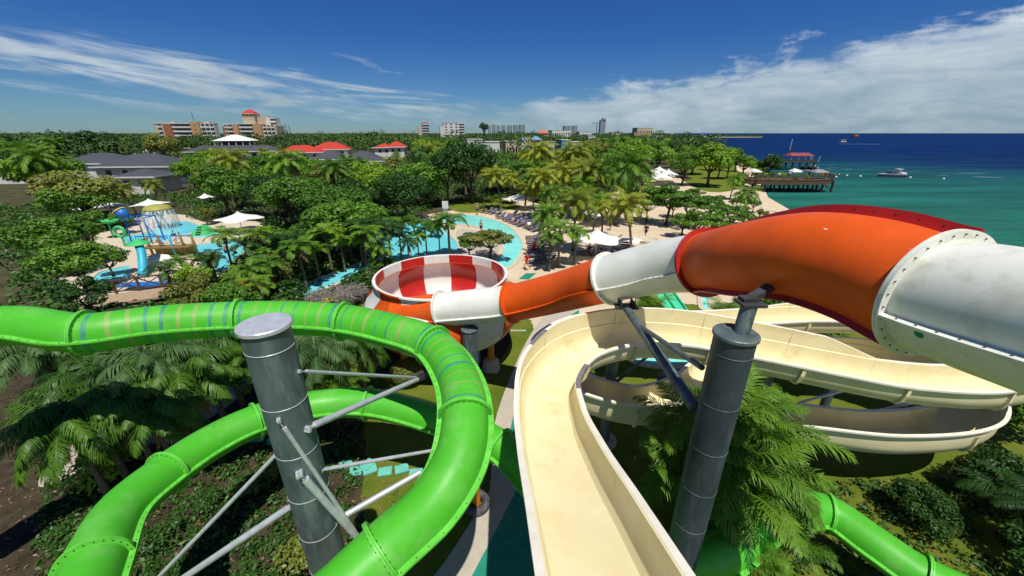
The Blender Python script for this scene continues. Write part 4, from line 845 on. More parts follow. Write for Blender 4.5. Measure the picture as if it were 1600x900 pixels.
# ---- scattered individual trees, ring after ring
random.seed(21); rg2 = random.Random(5)
placed = []
d = 44.0
MS = [('lf_mid', 5), ('lf_bright', 3), ('lf_dark', 3), ('lf_olive', 2)]
def pick(ms, g): 
    s = sum(w_ for _, w_ in ms); k = g.uniform(0, s)
    for m_, w_ in ms:
        k -= w_
        if k <= 0: return m_
    return ms[0][0]
cnt = 0
while d < 210 and cnt < 250:
    R0 = 3.1 + d * .017; az = -54.0
    while az < 45:
        az += math.degrees((R0 * 1.75) / d) * rg2.uniform(.85, 1.2)
        dd = d * rg2.uniform(.95, 1.06); x = dd * math.sin(R_(az)); y = dd * math.cos(R_(az))
        if x > coast_x(y) - 6: break
        right = az > 0; palmy = rg2.random() < (.5 if right else .26)
        h = (7.5 + dd * .016) * rg2.uniform(.8, 1.12)
        if not right and dd < 75: h *= .8
        R = R0 * rg2.uniform(.85, 1.15)
        ok = False
        for fac in (1, .78, .6):
            if clear(x, y, h * fac * .35, h * fac, R * fac): ok = True; break
        if not ok: continue
        h *= fac; R *= fac
        if palmy: r = plant('p', x, y, h * 1.12, m='lf_palmy' if rg2.random() < .4 else 'lf_palm')
        elif dd < 70 and rg2.random() < .2: r = plant('d', x, y, h * .75)
        else:
            t = 'b' if dd < 85 else 'bf'; r = plant(t, x, y, h, m=pick(MS, rg2)); k = R / (4.1 * h / 8); r.scale.x *= k; r.scale.y *= k
        cnt += 1
    d *= 1.125
print('scattered', cnt)
# ---- middle distance planting at the left: small trees and feather palms
d = 27.0; c2 = 0
while d < 46:
    az = -50.0
    while az < -3:
        az += math.degrees(2.6 / d) * rg2.uniform(.8, 1.25); dd = d * rg2.uniform(.95, 1.05); x = dd * math.sin(R_(az)); y = dd * math.cos(R_(az)); h = rg2.uniform(3.3, 5.0)
        if not clear(x, y, h * .3, h, 1.6): 
            h *= .6
            if not clear(x, y, h * .25, h, 1.0): continue
        k = rg2.random()
        if k < .58: plant('a', x, y, h, m='lf_palm')
        elif k < .66: plant('c', x, y, h)
        else: plant('sb', x, y, h, m=pick([('lf_mid', 4), ('lf_olive', 2), ('lf_dark', 2), ('lf_bright', 1)], rg2))
        c2 += 1
    d *= 1.085
print('mid', c2)
# ---- named plants placed by what the photograph shows
def put(t, px, pyt, pyb, m=None, label=None, widen=1, var=None, rz=None):      # top of crown at pyt, base at pyb
    b_, h = height_at(px, pyt, pyb); r = plant(t, b_.x, b_.y, h, m=m, label=label, var=var, rz=rz); r.scale.x *= widen; r.scale.y *= widen; return r
ban = put('b', 738, 220, 318, 'lf_dark', 'huge dark banyan standing behind the river pool', 1.0, 3); ban.scale.x *= .82; ban.scale.y *= .82
put('b', 700, 232, 322, 'lf_dark', 'dark round tree against the left side of the banyan', .8, 1)
put('b', 352, 236, 300, 'lf_bright', 'bright yellow-green spreading tree in front of the white pavilion', 1.25, 0)
put('b', 308, 246, 300, 'lf_bright', 'bright green tree left of and below the pavilion', 1.0, 2)
put('b', 262, 208, 262, 'lf_olive', 'olive brown tree in front of the slanting hotel', 1.0, 2)
put('b', 150, 204, 262, 'lf_dark', 'dark round tree at the far left on the skyline', 1.3, 1)
put('d', 455, 262, 312, None, 'silvery date palm left of the centre of the gardens'); put('d', 550, 248, 305, None, 'silvery date palm below the twin grey roofs'); put('d', 655, 246, 315, None, 'broad silvery date palm left of the banyan'); put('d', 600, 262, 318, None, 'silvery date palm between two broadleaf trees in mid garden')
cp = [(783, 262, 329, 'lone coconut palm at the top of the river pool'), (820, 250, 330, 'coconut palm beside the far beach canopy'), (846, 262, 345, 'tall coconut palm above the loungers'), (872, 252, 330, 'coconut palm behind the lounger rows'), (905, 246, 338, 'coconut palm with dark crown behind the big canopy'), (962, 235, 352, 'tallest coconut palm with a wide ragged crown'), (930, 258, 335, 'coconut palm just left of the tallest one'), (985, 300, 398, 'coconut palm right of the white canopy'), (858, 318, 405, 'low coconut palm left of the white canopy'), (895, 292, 392, 'yellowing coconut palm leaning over the loungers'), (1002, 262, 318, 'coconut palm by the white tents'), (1160, 290, 352, 'bushy coconut palm at the edge of the sea'), (800, 268, 318, 'coconut palm half hidden behind the lone one'), (940, 300, 368, 'coconut palm rising behind the white canopy'), (1140, 272, 312, 'thin young palm on the beach lawn'), (888, 240, 300, 'dark palm behind the beach palms'), (915, 275, 345, 'coconut palm in the middle of the beach grove'), (950, 262, 322, 'coconut palm at the back of the beach grove'), (835, 282, 340, 'coconut palm between two lounger rows'), (862, 290, 350, 'yellow-green coconut palm by the back lounger row'), (975, 272, 325, 'coconut palm right behind the tallest one'), (925, 310, 372, 'short coconut palm before the rear canopy'), (1000, 292, 345, 'coconut palm left of the thin beach tree'), (850, 258, 318, 'coconut palm at the rear left of the grove')]
for px, a, c, lb in cp: put('p', px, a, c, 'lf_palmy' if rg2.random() < .55 else 'lf_palm', lb)
put('a', 872, 345, 418, 'lf_palm', 'bright feather palm between lounger and canopy, left one of the pair', 1.25); put('a', 897, 352, 414, 'lf_palm', 'bright feather palm touching the white canopy, right one of the pair', 1.2)
put('a', 858, 362, 424, 'lf_palm', 'bright feather palm nearest the walking lifeguard', 1.1)
for px, a, c, lb, wd in [(1040, 288, 352, 'flat-topped beach tree behind the person in black', 1.2), (1075, 300, 356, 'flat-topped beach tree right of the white tents', 1.1), (1065, 335, 372, 'low round beach tree just above the white tube', 1.5), (1105, 302, 350, 'flat-topped beach tree left of the seaside palm', 1.1), (1135, 318, 366, 'flat-topped beach tree beside the orange bend', 1.3), (1010, 300, 350, 'thin beach tree next to the person in black', 1.0), (1090, 325, 385, 'beach tree peeping over the white tube', 1.1), (1050, 312, 340, 'low beach tree in the shade row beyond the person in black', 1.2), (1120, 345, 385, 'beach tree behind the top of the orange bend', 1.2), (1160, 330, 362, 'low beach tree under the seaside palm', 1.2), (990, 285, 330, 'flat beach tree left of the white tents', 1.2), (1150, 306, 335, 'small beach tree beyond the seaside palm', 1.0), (1078, 292, 322, 'small beach tree below the beach lawn', 1.2)]:
    put('al', px, a, c, 'lf_mid', lb, wd)
put('b', 1105, 226, 292, 'lf_bright', 'rounded bright green tree on the beach lawn', 1.15, 0); put('b', 1065, 236, 290, 'lf_mid', 'rounded green tree by the beach tents', 1.05, 2); put('b', 1135, 230, 280, 'lf_mid', 'rounded tree at the water side of the beach lawn', .9, 1)
put('sb', 1192, 240, 287, 'lf_dark', 'dark windswept tree growing beside the timber deck', 1.0, 0)
for px, a, c, m_, lb in [(1160, 240, 276, 'lf_mid', 'green tree at the land end of the timber deck'), (1178, 250, 280, 'lf_bright', 'bright low tree touching the timber deck'), (1148, 236, 268, 'lf_dark', 'dark tree between the beach lawn and the deck'), (1176, 308, 332, 'lf_mid', 'low green bush at the waterline by the seaside palm'), (1186, 325, 345, 'lf_olive', 'low olive bush at the waterline above the orange bend')]: put('sb', px, a, c, m_, lb, 1.2)
put('a', 703, 332, 404, 'lf_palm', 'dark feather palm standing in front of the river pool', 1.3, 0); put('a', 688, 345, 402, 'lf_palm', 'shorter feather palm left of the one before the river pool', 1.0, 1)
put('al', 765, 358, 408, 'lf_olive', 'spreading reddish green tree above the rim of the bowl slide', 1.6); put('al', 735, 365, 410, 'lf_mid', 'low green tree left of the spreading one above the bowl', 1.0)
for px, a, c, lb in [(585, 350, 428, 'tall dark palm rising left of the bowl slide'), (612, 345, 415, 'slim palm in front of the central pool'), (628, 352, 408, 'slim palm at the middle of the central pool'), (568, 340, 415, 'palm at the left end of the central pool'), (655, 362, 408, 'leafy palm at the right of the central pool'), (480, 372, 452, 'palm over the narrow channel pool'), (455, 365, 440, 'broad palm left of the channel pool'), (395, 372, 440, 'feather palm right of the wading pool'), (345, 392, 455, 'feather palm beneath the wading pool'), (300, 398, 462, 'dark feather palm right of the footbridge'), (275, 410, 470, 'dark feather palm touching the footbridge'), (520, 350, 425, 'feather palm beyond the channel pool'), (575, 362, 425, 'dense feather palm in front of the central pool, left'), (600, 378, 432, 'low feather palm in front of the central pool, middle'), (668, 352, 404, 'feather palm before the right end of the central pool'), (640, 372, 420, 'bushy feather palm close behind the bowl'), (550, 345, 410, 'feather palm hiding the left end of the central pool'), (365, 355, 425, 'feather palm at the right edge of the wading pool'), (420, 352, 430, 'tall feather palm right of the kite-shaped parasol'), (500, 380, 440, 'feather palm on the far bank of the channel pool'), (540, 365, 425, 'slim feather palm between channel and central pool'), (430, 400, 468, 'low feather palm above the green tube')]:
    put('a', px, a, c, 'lf_palm' if rg2.random() < .7 else 'lf_dark', lb, 1.15)
for px, a, c, lb in [(612, 336, 372, 'small green tree beyond the central pool'), (648, 334, 366, 'small tree at the back edge of the central pool'), (675, 340, 372, 'small yellow-green tree between the central pool and the river'), (590, 385, 418, 'small green tree at the near edge of the central pool')]: put('sb', px, a, c, 'lf_mid', lb, 1.2)
for px, a, c, lb, m_ in [(178, 384, 432, 'green tree between the splash pool and the aqua chute', 'lf_mid'), (200, 330, 365, 'green tree behind the spray frame', 'lf_mid'), (330, 392, 430, 'olive tree over the near corner of the wading pool', 'lf_olive'), (150, 326, 410, 'leafy green tree at the left edge beside the splash frame', 'lf_mid'), (140, 372, 455, 'leafy tree at the left edge over the splash pool', 'lf_mid'), (148, 428, 500, 'dark tree at the left edge below the footbridge', 'lf_dark'), (110, 340, 430, 'green tree beyond the left edge', 'lf_mid')]:
    put('sb', px, a, c, m_, lb, 1.1)
for px, a, c, lb in [(180, 290, 345, 'arching coconut palm behind the left white awnings'), (215, 285, 338, 'coconut palm above the mushroom fountain'), (145, 292, 350, 'coconut palm at the left edge above the awnings')]: put('p', px, a, c, 'lf_palmy', lb, 1.0)
put('sb', 325, 322, 352, 'croton', 'yellow and red leaved bush between the two kids pools', .9, 1)
for px, a, c, m_, lb in [(505, 452, 478, 'twig', 'bare grey twiggy bush at the end of the channel pool'), (548, 444, 474, 'twig', 'bare grey twiggy bush left of the bowl'), (520, 452, 478, 'croton', 'yellow flecked bush peeping over the green tube'), (575, 418, 455, 'lf_dark', 'dark green bush against the bowl'), (410, 428, 470, 'redleaf', 'green bush with red flower heads above the green tube'), (370, 440, 476, 'lf_mid', 'green bush in front of the wading pool'), (330, 445, 480, 'lf_mid', 'green bush over the green tube right of the bridge'), (450, 440, 476, 'lf_dark', 'dark low bush above the green tube'), (600, 400, 430, 'lf_mid', 'leafy bush at the far left rim of the bowl')]:
    put('tw' if m_ == 'twig' else 's' if m_ not in ('lf_mid',) else 'sb', px, a, c, m_, lb, 1.5)
# ---- near plants, each its own detailed mesh
def near(t, tp, x, y, h, label, m=None, rz=0, name=None, cat='palm'):
    T['_'] = [tp]; KIND['_'] = (name, cat); r = plant('_', x, y, h, m=m, label=label, rz=rz); return r
big = clump('bigareca', 901, H=6.2, stems=20, nf=9, L=1.9, nl=34, leaflen=.55, lw=.038, spread=.62, droop=1.7)
near('c', big, 6.0, 8.3, 5.7, 'big feathery palm clump beside the dark right post', m='lf_palm', name='feather_palm_clump')
cl2 = clump('areca_b', 902, H=5., stems=8, nf=8, L=2.2, nl=36, leaflen=.6, lw=.03, spread=.5, droop=1.6)
nearp = palm('nearpalm', 903, H=5.6, nf=32, L=2.8, nl=44, leaflen=.7, lw=.042, lean=.3, droop=2.0, elr=(-.1, 1.3), tr=.12, bulge=False, leafdroop=.9)
for i, (px, py, z, h, lb) in enumerate([(230, 590, 4.2, 4.9, 'drooping palm under the left part of the green tube'), (320, 570, 4.0, 4.8, 'drooping palm between the green tube and the steel post'), (170, 610, 3.8, 4.6, 'drooping palm at the left edge below the green tube'), (500, 560, 3.6, 4.4, 'drooping palm just right of the steel post top'), (560, 545, 3.2, 4.0, 'drooping palm behind the green coil near the round hedge'), (270, 535, 4.0, 4.7, 'dark palm directly behind the striped green tube'), (150, 545, 4.2, 4.9, 'dark palm behind the left end of the striped tube'), (395, 560, 3.6, 4.3, 'palm partly hidden by the steel post'), (120, 680, 3.4, 4.2, 'shaded palm at the bottom left edge'), (60, 560, 4, 4.8, 'shaded palm beyond the left edge'), (285, 610, 3.8, 4.6, 'drooping palm low between the two green tubes'), (205, 650, 3.4, 4.3, 'drooping palm over the garden path'), (350, 540, 3.9, 4.6, 'dark palm just left of the steel post top'), (150, 650, 3.6, 4.4, 'drooping palm over the left end of the garden path'), (240, 660, 3.2, 4.0, 'low drooping palm behind the lower green tube'), (190, 560, 4.0, 4.8, 'tall drooping palm behind the left palms')]):
    p_ = W(px, py, z - .6); near('p', nearp, p_.x, p_.y, h, lb, m='lf_near' if i % 3 else 'lf_palmg', rz=i * 1.3, name='feather_palm')
near('c', cl2, W(535, 650, 0).x, W(535, 660, 0).y, 2.6, 'light green palm clump right of the steel post on the lawn', name='feather_palm_clump', rz=1)
near('c', cl2, W(490, 620, 0).x, W(490, 620, 0).y, 3.0, 'yellow-green palm clump touching the steel post', name='feather_palm_clump', rz=2, m='lf_palmy')
near('c', cl2, 3.7, 16.6, 1.5, 'low tuft of green plants inside the cream flume loop', name='feather_palm_clump', rz=2)
near('c', cl2, 15.6, 8.2, 2.6, 'shaded palm tuft in the bottom right corner', name='feather_palm_clump', rz=4, m='lf_dark')
near('c', cl2, 12.2, 19.4, 3.6, 'green palm tuft behind the cream flume under the orange tube', name='feather_palm_clump', rz=5)
near('c', cl2, 8.2, 21.5, 3.4, 'feathery palm seen below the orange tube by the racer slide', name='feather_palm_clump', rz=3)
tree_r = broad('rightshrub', 910, R=2.2, H=3.2, lobes=12, nleaf=5000, ls=.2, base=.2)
near('b', tree_r, 14.2, 19.5, 3.6, 'leafy tree behind the right loops of the cream flume', m='lf_mid', name='small_tree', cat='tree')
near('b', tree_r, 17.8, 8.2, 3.0, 'dark leafy shrub at the right edge above the lower green tube', m='lf_dark', name='small_tree', cat='tree')
near('b', tree_r, 17.6, 20.5, 4.2, 'leafy tree at the right edge behind the flume', m='lf_mid', name='small_tree', cat='tree', rz=2)
near('b', tree_r, 10.6, 13.0, 2.2, 'low leafy shrub in the gap of the lower flume loops', m='lf_mid', name='small_tree', cat='tree', rz=1)
near('b', tree_r, 15.2, 7.4, 1.8, 'dark shrub beside the lower green tube at the right', m='lf_shade', name='small_tree', cat='tree', rz=4)
near('b', tree_r, 13.2, 8.9, 1.5, 'low dark shrub under the lowest cream loop', m='lf_dark', name='small_tree', cat='tree', rz=5)
near('b', tree_r, 16.6, 9.6, 2.0, 'dark shrub at the right edge below the cream loops', m='lf_dark', name='small_tree', cat='tree', rz=6)
near('b', tree_r, 10.4, 5.2, 1.4, 'low shaded shrub left of the lower green tube', m='lf_shade', name='small_tree', cat='tree', rz=1)
near('b', tree_r, 20.5, 13.5, 4.0, 'leafy tree just outside the right edge', m='lf_mid', name='small_tree', cat='tree', rz=3)
for px, py, h, lb in ((1140, 868, 2.2, 'dark palm tuft at the foot of the dark right post'), (1215, 850, 2.6, 'dark palm tuft low beneath the big palm clump')):
    p_ = W(px, py, h * .5); near('c', cl2, p_.x, p_.y, h, lb, name='feather_palm_clump', rz=px * .1, m='lf_mid')
# round clipped hedge ball
g_ = np.random.default_rng(5); n_ = 5200; dd_ = norm(g_.normal(size=(n_, 3))); p_ = W(638, 598, 0); V, F = leaves(dd_ * np.array([.85, .85, .62]) * g_.uniform(.9, 1.02, n_)[:, None] + [0, 0, .72], dd_ + g_.normal(0, .5, (n_, 3)), g_.uniform(.06, .12, n_), .6, g_)
r = root('clipped_hedge', p_, 'round clipped green hedge ball on the lawn inside the green coil', 'shrub'); o = bpy.data.objects.new('crown', leafmesh('hedge', V, F, g_.random(n_), 'lf_olive')); COL.objects.link(o); o.parent = r
q = MB(); q.tube([(p_.x, p_.y, 0), (p_.x, p_.y, .7)], .07, 8); q.build('trunk', 'trunk', r)
# low bushes near
for px, py, z, h, m_, lb in [(470, 880, 0, .9, 'croton', 'yellow-edged leafy plant under the near bend of the green tube'), (168, 745, 0, 1.6, 'lf_bright', 'broad-leaved green plant at the lower left edge'), (330, 790, 0, .7, 'lf_shade', 'low shaded plant inside the coil, left'), (390, 770, 0, .8, 'lf_shade', 'low shaded plant inside the coil, centre'), (430, 740, 0, .8, 'lf_olive', 'low plant close to the steel post foot'), (250, 850, 0, .8, 'lf_shade', 'low shaded plant near the lower green tube')]:
    p_ = W(px, py, z); plant('s', p_.x, p_.y, h, m=m_, label=lb)
# ---- undergrowth nobody could count
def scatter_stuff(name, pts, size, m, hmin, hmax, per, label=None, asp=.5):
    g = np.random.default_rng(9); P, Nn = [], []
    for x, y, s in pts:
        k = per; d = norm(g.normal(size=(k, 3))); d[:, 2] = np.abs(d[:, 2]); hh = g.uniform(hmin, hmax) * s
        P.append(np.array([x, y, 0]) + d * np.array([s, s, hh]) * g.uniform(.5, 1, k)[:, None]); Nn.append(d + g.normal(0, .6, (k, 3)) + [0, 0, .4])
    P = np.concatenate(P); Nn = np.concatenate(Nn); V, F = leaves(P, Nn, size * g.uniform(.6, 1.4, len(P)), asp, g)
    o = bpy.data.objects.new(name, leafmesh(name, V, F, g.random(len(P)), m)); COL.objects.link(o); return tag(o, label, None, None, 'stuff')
pts = []
for _ in range(1500):
    px, py = random.uniform(60, 560), random.uniform(560, 980)
    p_ = W(px, py)
    if inpoly(px, py, [(100, 690), (150, 655), (260, 640), (350, 600), (400, 585), (350, 640), (250, 690), (100, 740)]): continue
    if random.random() < .8: pts.append((p_.x, p_.y, random.uniform(.12, .42)))
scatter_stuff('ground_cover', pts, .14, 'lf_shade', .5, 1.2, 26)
pts = []
for _ in range(900):
    p_ = (random.uniform(8, 19), random.uniform(3, 10.5))
    if random.random() < .5: pts.append((*p_, random.uniform(.2, .5)))
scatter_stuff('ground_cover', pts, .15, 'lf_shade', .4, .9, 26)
pts = []
for _ in range(5200):
    dd = random.uniform(26, 110); az = R_(random.uniform(-54, 20)); x, y = dd * math.sin(az), dd * math.cos(az)
    if clear(x, y, 0, .8, .8): pts.append((x, y, random.uniform(.7, 1.5)))
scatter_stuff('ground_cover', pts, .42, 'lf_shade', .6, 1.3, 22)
lp_ = np.array([(*W(random.uniform(0, 620), random.uniform(580, 1100)).xy, .03) for _ in range(2600)] + [(random.uniform(7, 20), random.uniform(3, 11), .03) for _ in range(800)]); g = np.random.default_rng(4)
V, F = leaves(lp_ + [0, 0, .012], g.normal(0, .35, (len(lp_), 3)) + [0, 0, 1], g.uniform(.06, .17, len(lp_)), .5, g); o = bpy.data.objects.new('leaf_litter', leafmesh('leaf_litter', V, F, g.random(len(lp_)), 'litter')); COL.objects.link(o); tag(o, kind='stuff')
# ---- far woodland that reads as one mass
g = np.random.default_rng(77); P, Nn, Sz, Tn = [], [], [], []; k = 0
while k < 4600:
    d = 206 * (3600 / 206) ** (g.random() ** 1.25); az = g.uniform(-.98, .7); x, y = d * math.sin(az), d * math.cos(az)
    if x > coast_x(y) - 12 and y > 0: k += 1; continue
    h = (8 + min(d, 900) * .004) * (g.uniform(.6, 1.35) if d < 700 else g.uniform(.7, 1.15)) * (1.3 if g.random() < .07 and d < 900 else 1)
    if not (300 < d) :
        pass
    cx, cy, _ = PX((x, y, h)); bad = False
    for Pq in SEE[4:14]:
        if d < 330 and any(inpoly(cx + e_, cy + f_, Pq) for e_ in (-14, 0, 14) for f_ in (1, 6)): bad = True
    k += 1
    if bad: continue
    R = 5 + d * .006; n = int(170 if d < 500 else 60); dr = norm(g.normal(size=(n, 3))); dr[:, 2] = np.abs(dr[:, 2]) * .9 - .1
    P.append(np.array([x, y, h * .5]) + dr * np.array([R, R, h * .5]) * g.uniform(.75, 1.05, n)[:, None]); Nn.append(dr + g.normal(0, .5, (n, 3)) + [0, 0, .4]); Sz.append(g.uniform(.6, 1.2, n) * (1 + d * .0014)); Tn.append(np.clip(g.normal(g.uniform(-.15, .75), .14, n), 0, 1))
P = np.concatenate(P); V, F = leaves(P, np.concatenate(Nn), np.concatenate(Sz), .7, g)
o = bpy.data.objects.new('distant_woodland', leafmesh('woodland', V, F, np.concatenate(Tn), mat('far_leaf', (.010, .032, .008), rough=.7, attr=(.085, .165, .02), trans=.2))); COL.objects.link(o); tag(o, kind='stuff')
# ---- island far out on the sea
q = MB(); isl = [Vector((W(1062, 213.6, -1).x, W(1062, 213.6, -1).y, 0))]
P = smooth_poly([(560, 1330), (700, 1300), (800, 1330), (830, 1400), (700, 1440), (560, 1420)], 5); q.prism([(p.x, p.y) for p in P], -1.2, .6); tag(q.build('sandbar_island', 'sand'), kind='structure')
g = np.random.default_rng(3); c = np.stack([g.uniform(600, 815, 1500), g.uniform(1335, 1400, 1500), g.uniform(1, 6, 1500)], 1); V, F = leaves(c, g.normal(size=(1500, 3)) + [0, 0, 1], g.uniform(3, 7, 1500), .7, g)
o = bpy.data.objects.new('island_scrub', leafmesh('island_scrub', V, F, g.random(1500), 'lf_dark')); COL.objects.link(o); tag(o, kind='stuff')
# ---- labels that single each plant out
TONE = {'lf_bright': 'bright yellow-green', 'lf_mid': 'mid green', 'lf_dark': 'dark green', 'lf_olive': 'olive green', 'lf_palm': 'green', 'lf_palmy': 'yellowing', 'lf_palmg': 'silvery', None: 'green', '': 'green'}
ORD = ['nearest', 'second nearest', 'third nearest', 'fourth nearest', 'fifth nearest', 'sixth nearest', 'seventh nearest', 'eighth nearest', 'ninth nearest', 'tenth nearest', 'eleventh nearest', 'twelfth nearest']
buck = {}
for r, t, m, lb, h in veg:
    for k_ in ('_t', '_m'):
        if k_ in r: del r[k_]
    if lb: r['label'] = lb; continue
    x, y, zc = PX((r.location.x, r.location.y, h * .7)); best = min(LAND, key=lambda q_: (q_[1] - x) ** 2 + (2.5 * (q_[2] - y)) ** 2)
    dx, dy = x - best[1], (y - best[2]) * 2.5
    rel = ('left of' if dx < 0 else 'right of') if abs(dx) > abs(dy) else ('beyond' if dy < 0 else 'in front of')
    off = x < 120 or x > 1480
    buck.setdefault((TONE.get(m, 'green'), SH.get(t, 'palm'), rel, best[0]), []).append((dx * dx + dy * dy, r))
for (tone, sh, rel, lm), L_ in buck.items():
    L_.sort(key=lambda q_: q_[0])
    for i, (_, r) in enumerate(L_):
        r['label'] = '%s %s %s %s%s' % (tone, sh, rel, lm, '' if len(L_) == 1 else ', ' + (ORD[i] if i < 12 else 'one of the farther ones'))
        r['group'] = '%ss in the gardens' % sh.replace('clump of feather palms', 'palm clump')
# ================================================================ BUILDINGS
def lroot(name, px, zc, label, cat, group=None, z=0.0, rz=.28, zpx=None):
    # stands on the ground below picture column px at view depth zc (depth measured to a point of height ~8)
    y = (zc + (8 - CAMH) * SP) / CP; x = (px - 800) / 600 * zc
    return root(name, (x, y, z), label, cat, group, rz)
def hz(py, zc): v = (450 - py) / 600; return CAMH + zc * (v * CP - SP)
def part(q, name, m, r, smooth=False): return q.build(name, m, r, smooth=smooth, world=False)
def win(r, wall, boxes, m='glass'):
    for (x, y, z, w_, h_) in boxes:
        q = MB(); q.box((x, y, z), (w_, .12, h_)); part(q, 'window', m, r)
def hip(r, x0, x1, y0, y1, ze, zr, m, ov=.6, name='roof'):
    q = MB(); X0, X1, Y0, Y1 = x0 - ov, x1 + ov, y0 - ov, y1 + ov; ins = min((Y1 - Y0) / 2, (X1 - X0) / 2 - .05); ym = (Y0 + Y1) / 2
    q.add([(X0, Y0, ze), (X1, Y0, ze), (X1, Y1, ze), (X0, Y1, ze), (X0 + ins, ym, zr), (X1 - ins, ym, zr)], [(0, 1, 5, 4), (1, 2, 5), (2, 3, 4, 5), (3, 0, 4), (0, 3, 2, 1)])
    rf = part(q, name, m, r)
    q = MB(); q.box(((X0 + X1) / 2, Y0 - .03, ze + .0), (X1 - X0, .1, .3)); q.box((X1 + .03, ym, ze), (.1, Y1 - Y0, .3)); q.box((X0 - .03, ym, ze), (.1, Y1 - Y0, .3)); part(q, 'fascia', 'stucco', r)
    return rf
def house(px, yr, ye, wpx, zc, roof, wall, label, dep=8, rz=0, cat='house', group='houses among the trees'):
    r = lroot('house', px, zc, label, cat, group, rz=rz + .12); w_ = wpx / 600 * zc / 2; zr, ze = hz(yr, zc), hz(ye, zc - dep / 2)
    q = MB(); q.box((0, 0, ze / 2 - .1), (w_ * 2 - 1.0, dep - 1, ze)); part(q, 'wall', wall, r); hip(r, -w_, w_, -dep / 2, dep / 2, ze, zr, roof, .2)
    n = max(2, int(w_ / 1.8)); win(r, 0, [(-w_ + 1.4 + (2 * w_ - 2.8) * (i + .5) / n, -dep / 2 + .48, ze - 1.3, 1.1, 1.2) for i in range(n)]); return r
house(158, 239, 257, 95, 104, 'shingle', 'stucco', 'grey shingle hip-roofed house at the far left edge', 12)
house(225, 240, 262, 108, 96, 'shingle', 'stucco', 'larger grey shingle hip-roofed house with pale gable wall, left side', 12)
house(218, 264, 279, 62, 82, 'shingle', 'stucco', 'lowest grey shingle roof, in front of the larger grey house', 9)
house(40, 244, 262, 110, 100, 'shingle', 'stucco', 'grey shingle house outside the left edge', 12)
house(516, 235, 250, 56, 112, 'shingle', 'stucco', 'left one of the twin houses with pointed grey hip roofs', 9)
house(567, 236, 253, 62, 108, 'shingle', 'stucco', 'right one of the twin houses with pointed grey hip roofs', 9)
house(470, 227, 239, 66, 150, 'redroof', 'stucco', 'house under the long bright red roof, nearer half', 11, .15)
house(517, 222, 234, 56, 166, 'redroof', 'stucco', 'house under the bright red roof just behind the long one', 11, .1)
house(600, 224, 231, 30, 168, 'redroof', 'stucco', 'white house with flat red roof edge left of the gabled one', 8)
house(620, 220, 230, 28, 164, 'redroof', 'stucco', 'small white house with a peaked bright red roof', 9)
house(669, 221, 229, 22, 190, 'salmon', 'stucco', 'small house with salmon roof left of the white apartment block', 9)
house(198, 233, 240, 26, 150, 'redroof', 'stucco', 'small red roof at the left behind the grey roofs', 8)
house(224, 230, 241, 26, 150, 'stucco', 'stucco', 'white two-level house behind the grey roofs at the left', 8)
house(848, 202, 208, 18, 480, 'salmon', 'tanwall', 'distant orange-roofed villa near the skyline', 14)
house(837, 212, 218, 16, 250, 'bluewall', 'stucco', 'kiosk with a pointed blue roof among white buildings', 8)
house(1128, 246, 250, 14, 170, 'shingle', 'stucco', 'tiny grey shed at the edge of the beach lawn', 5)
# pavilion with the white roof and its long dark hall
r = lroot('pavilion', 370, 172, 'pavilion with a low white pyramid roof on dark columns', 'pavilion'); zc = 172; ze, zr = hz(220, zc - 5), hz(210.5, zc)
q = MB(); w_ = 26 / 600 * zc; q.add([(-w_, -6, ze), (w_, -6, ze), (w_, 6, ze), (-w_, 6, ze), (-1.2, 0, zr), (1.2, 0, zr)], [(0, 1, 5, 4), (1, 2, 5), (2, 3, 4, 5), (3, 0, 4), (0, 3, 2, 1)]); part(q, 'roof', 'canvas', r)
q = MB(); q.box((0, 0, ze / 2), (w_ * 1.35, 8, ze - .1)); part(q, 'wall', 'shingle', r)
for i in range(6): q = MB(); q.tube([(-w_ * .9 + w_ * 1.8 * i / 5, -5.4, 0), (-w_ * .9 + w_ * 1.8 * i / 5, -5.4, ze)], .2, 8); part(q, 'column', 'stucco', r)
r = lroot('hall', 368, 158, 'long dark grey roofed hall below the white pavilion', 'hall'); ze, zr = hz(237, 154), hz(227, 158)
q = MB(); q.box((0, 0, ze / 2), (33, 8, ze)); part(q, 'wall', 'stucco', r); hip(r, -17, 17, -5, 5, ze, zr, 'shingle', .3)
q = MB(); 
for i in range(9): q = MB(); q.box((-14 + 3.5 * i, -4.05, ze - 1.3), (1.8, .1, 1.1)); part(q, 'window', 'glass', r)
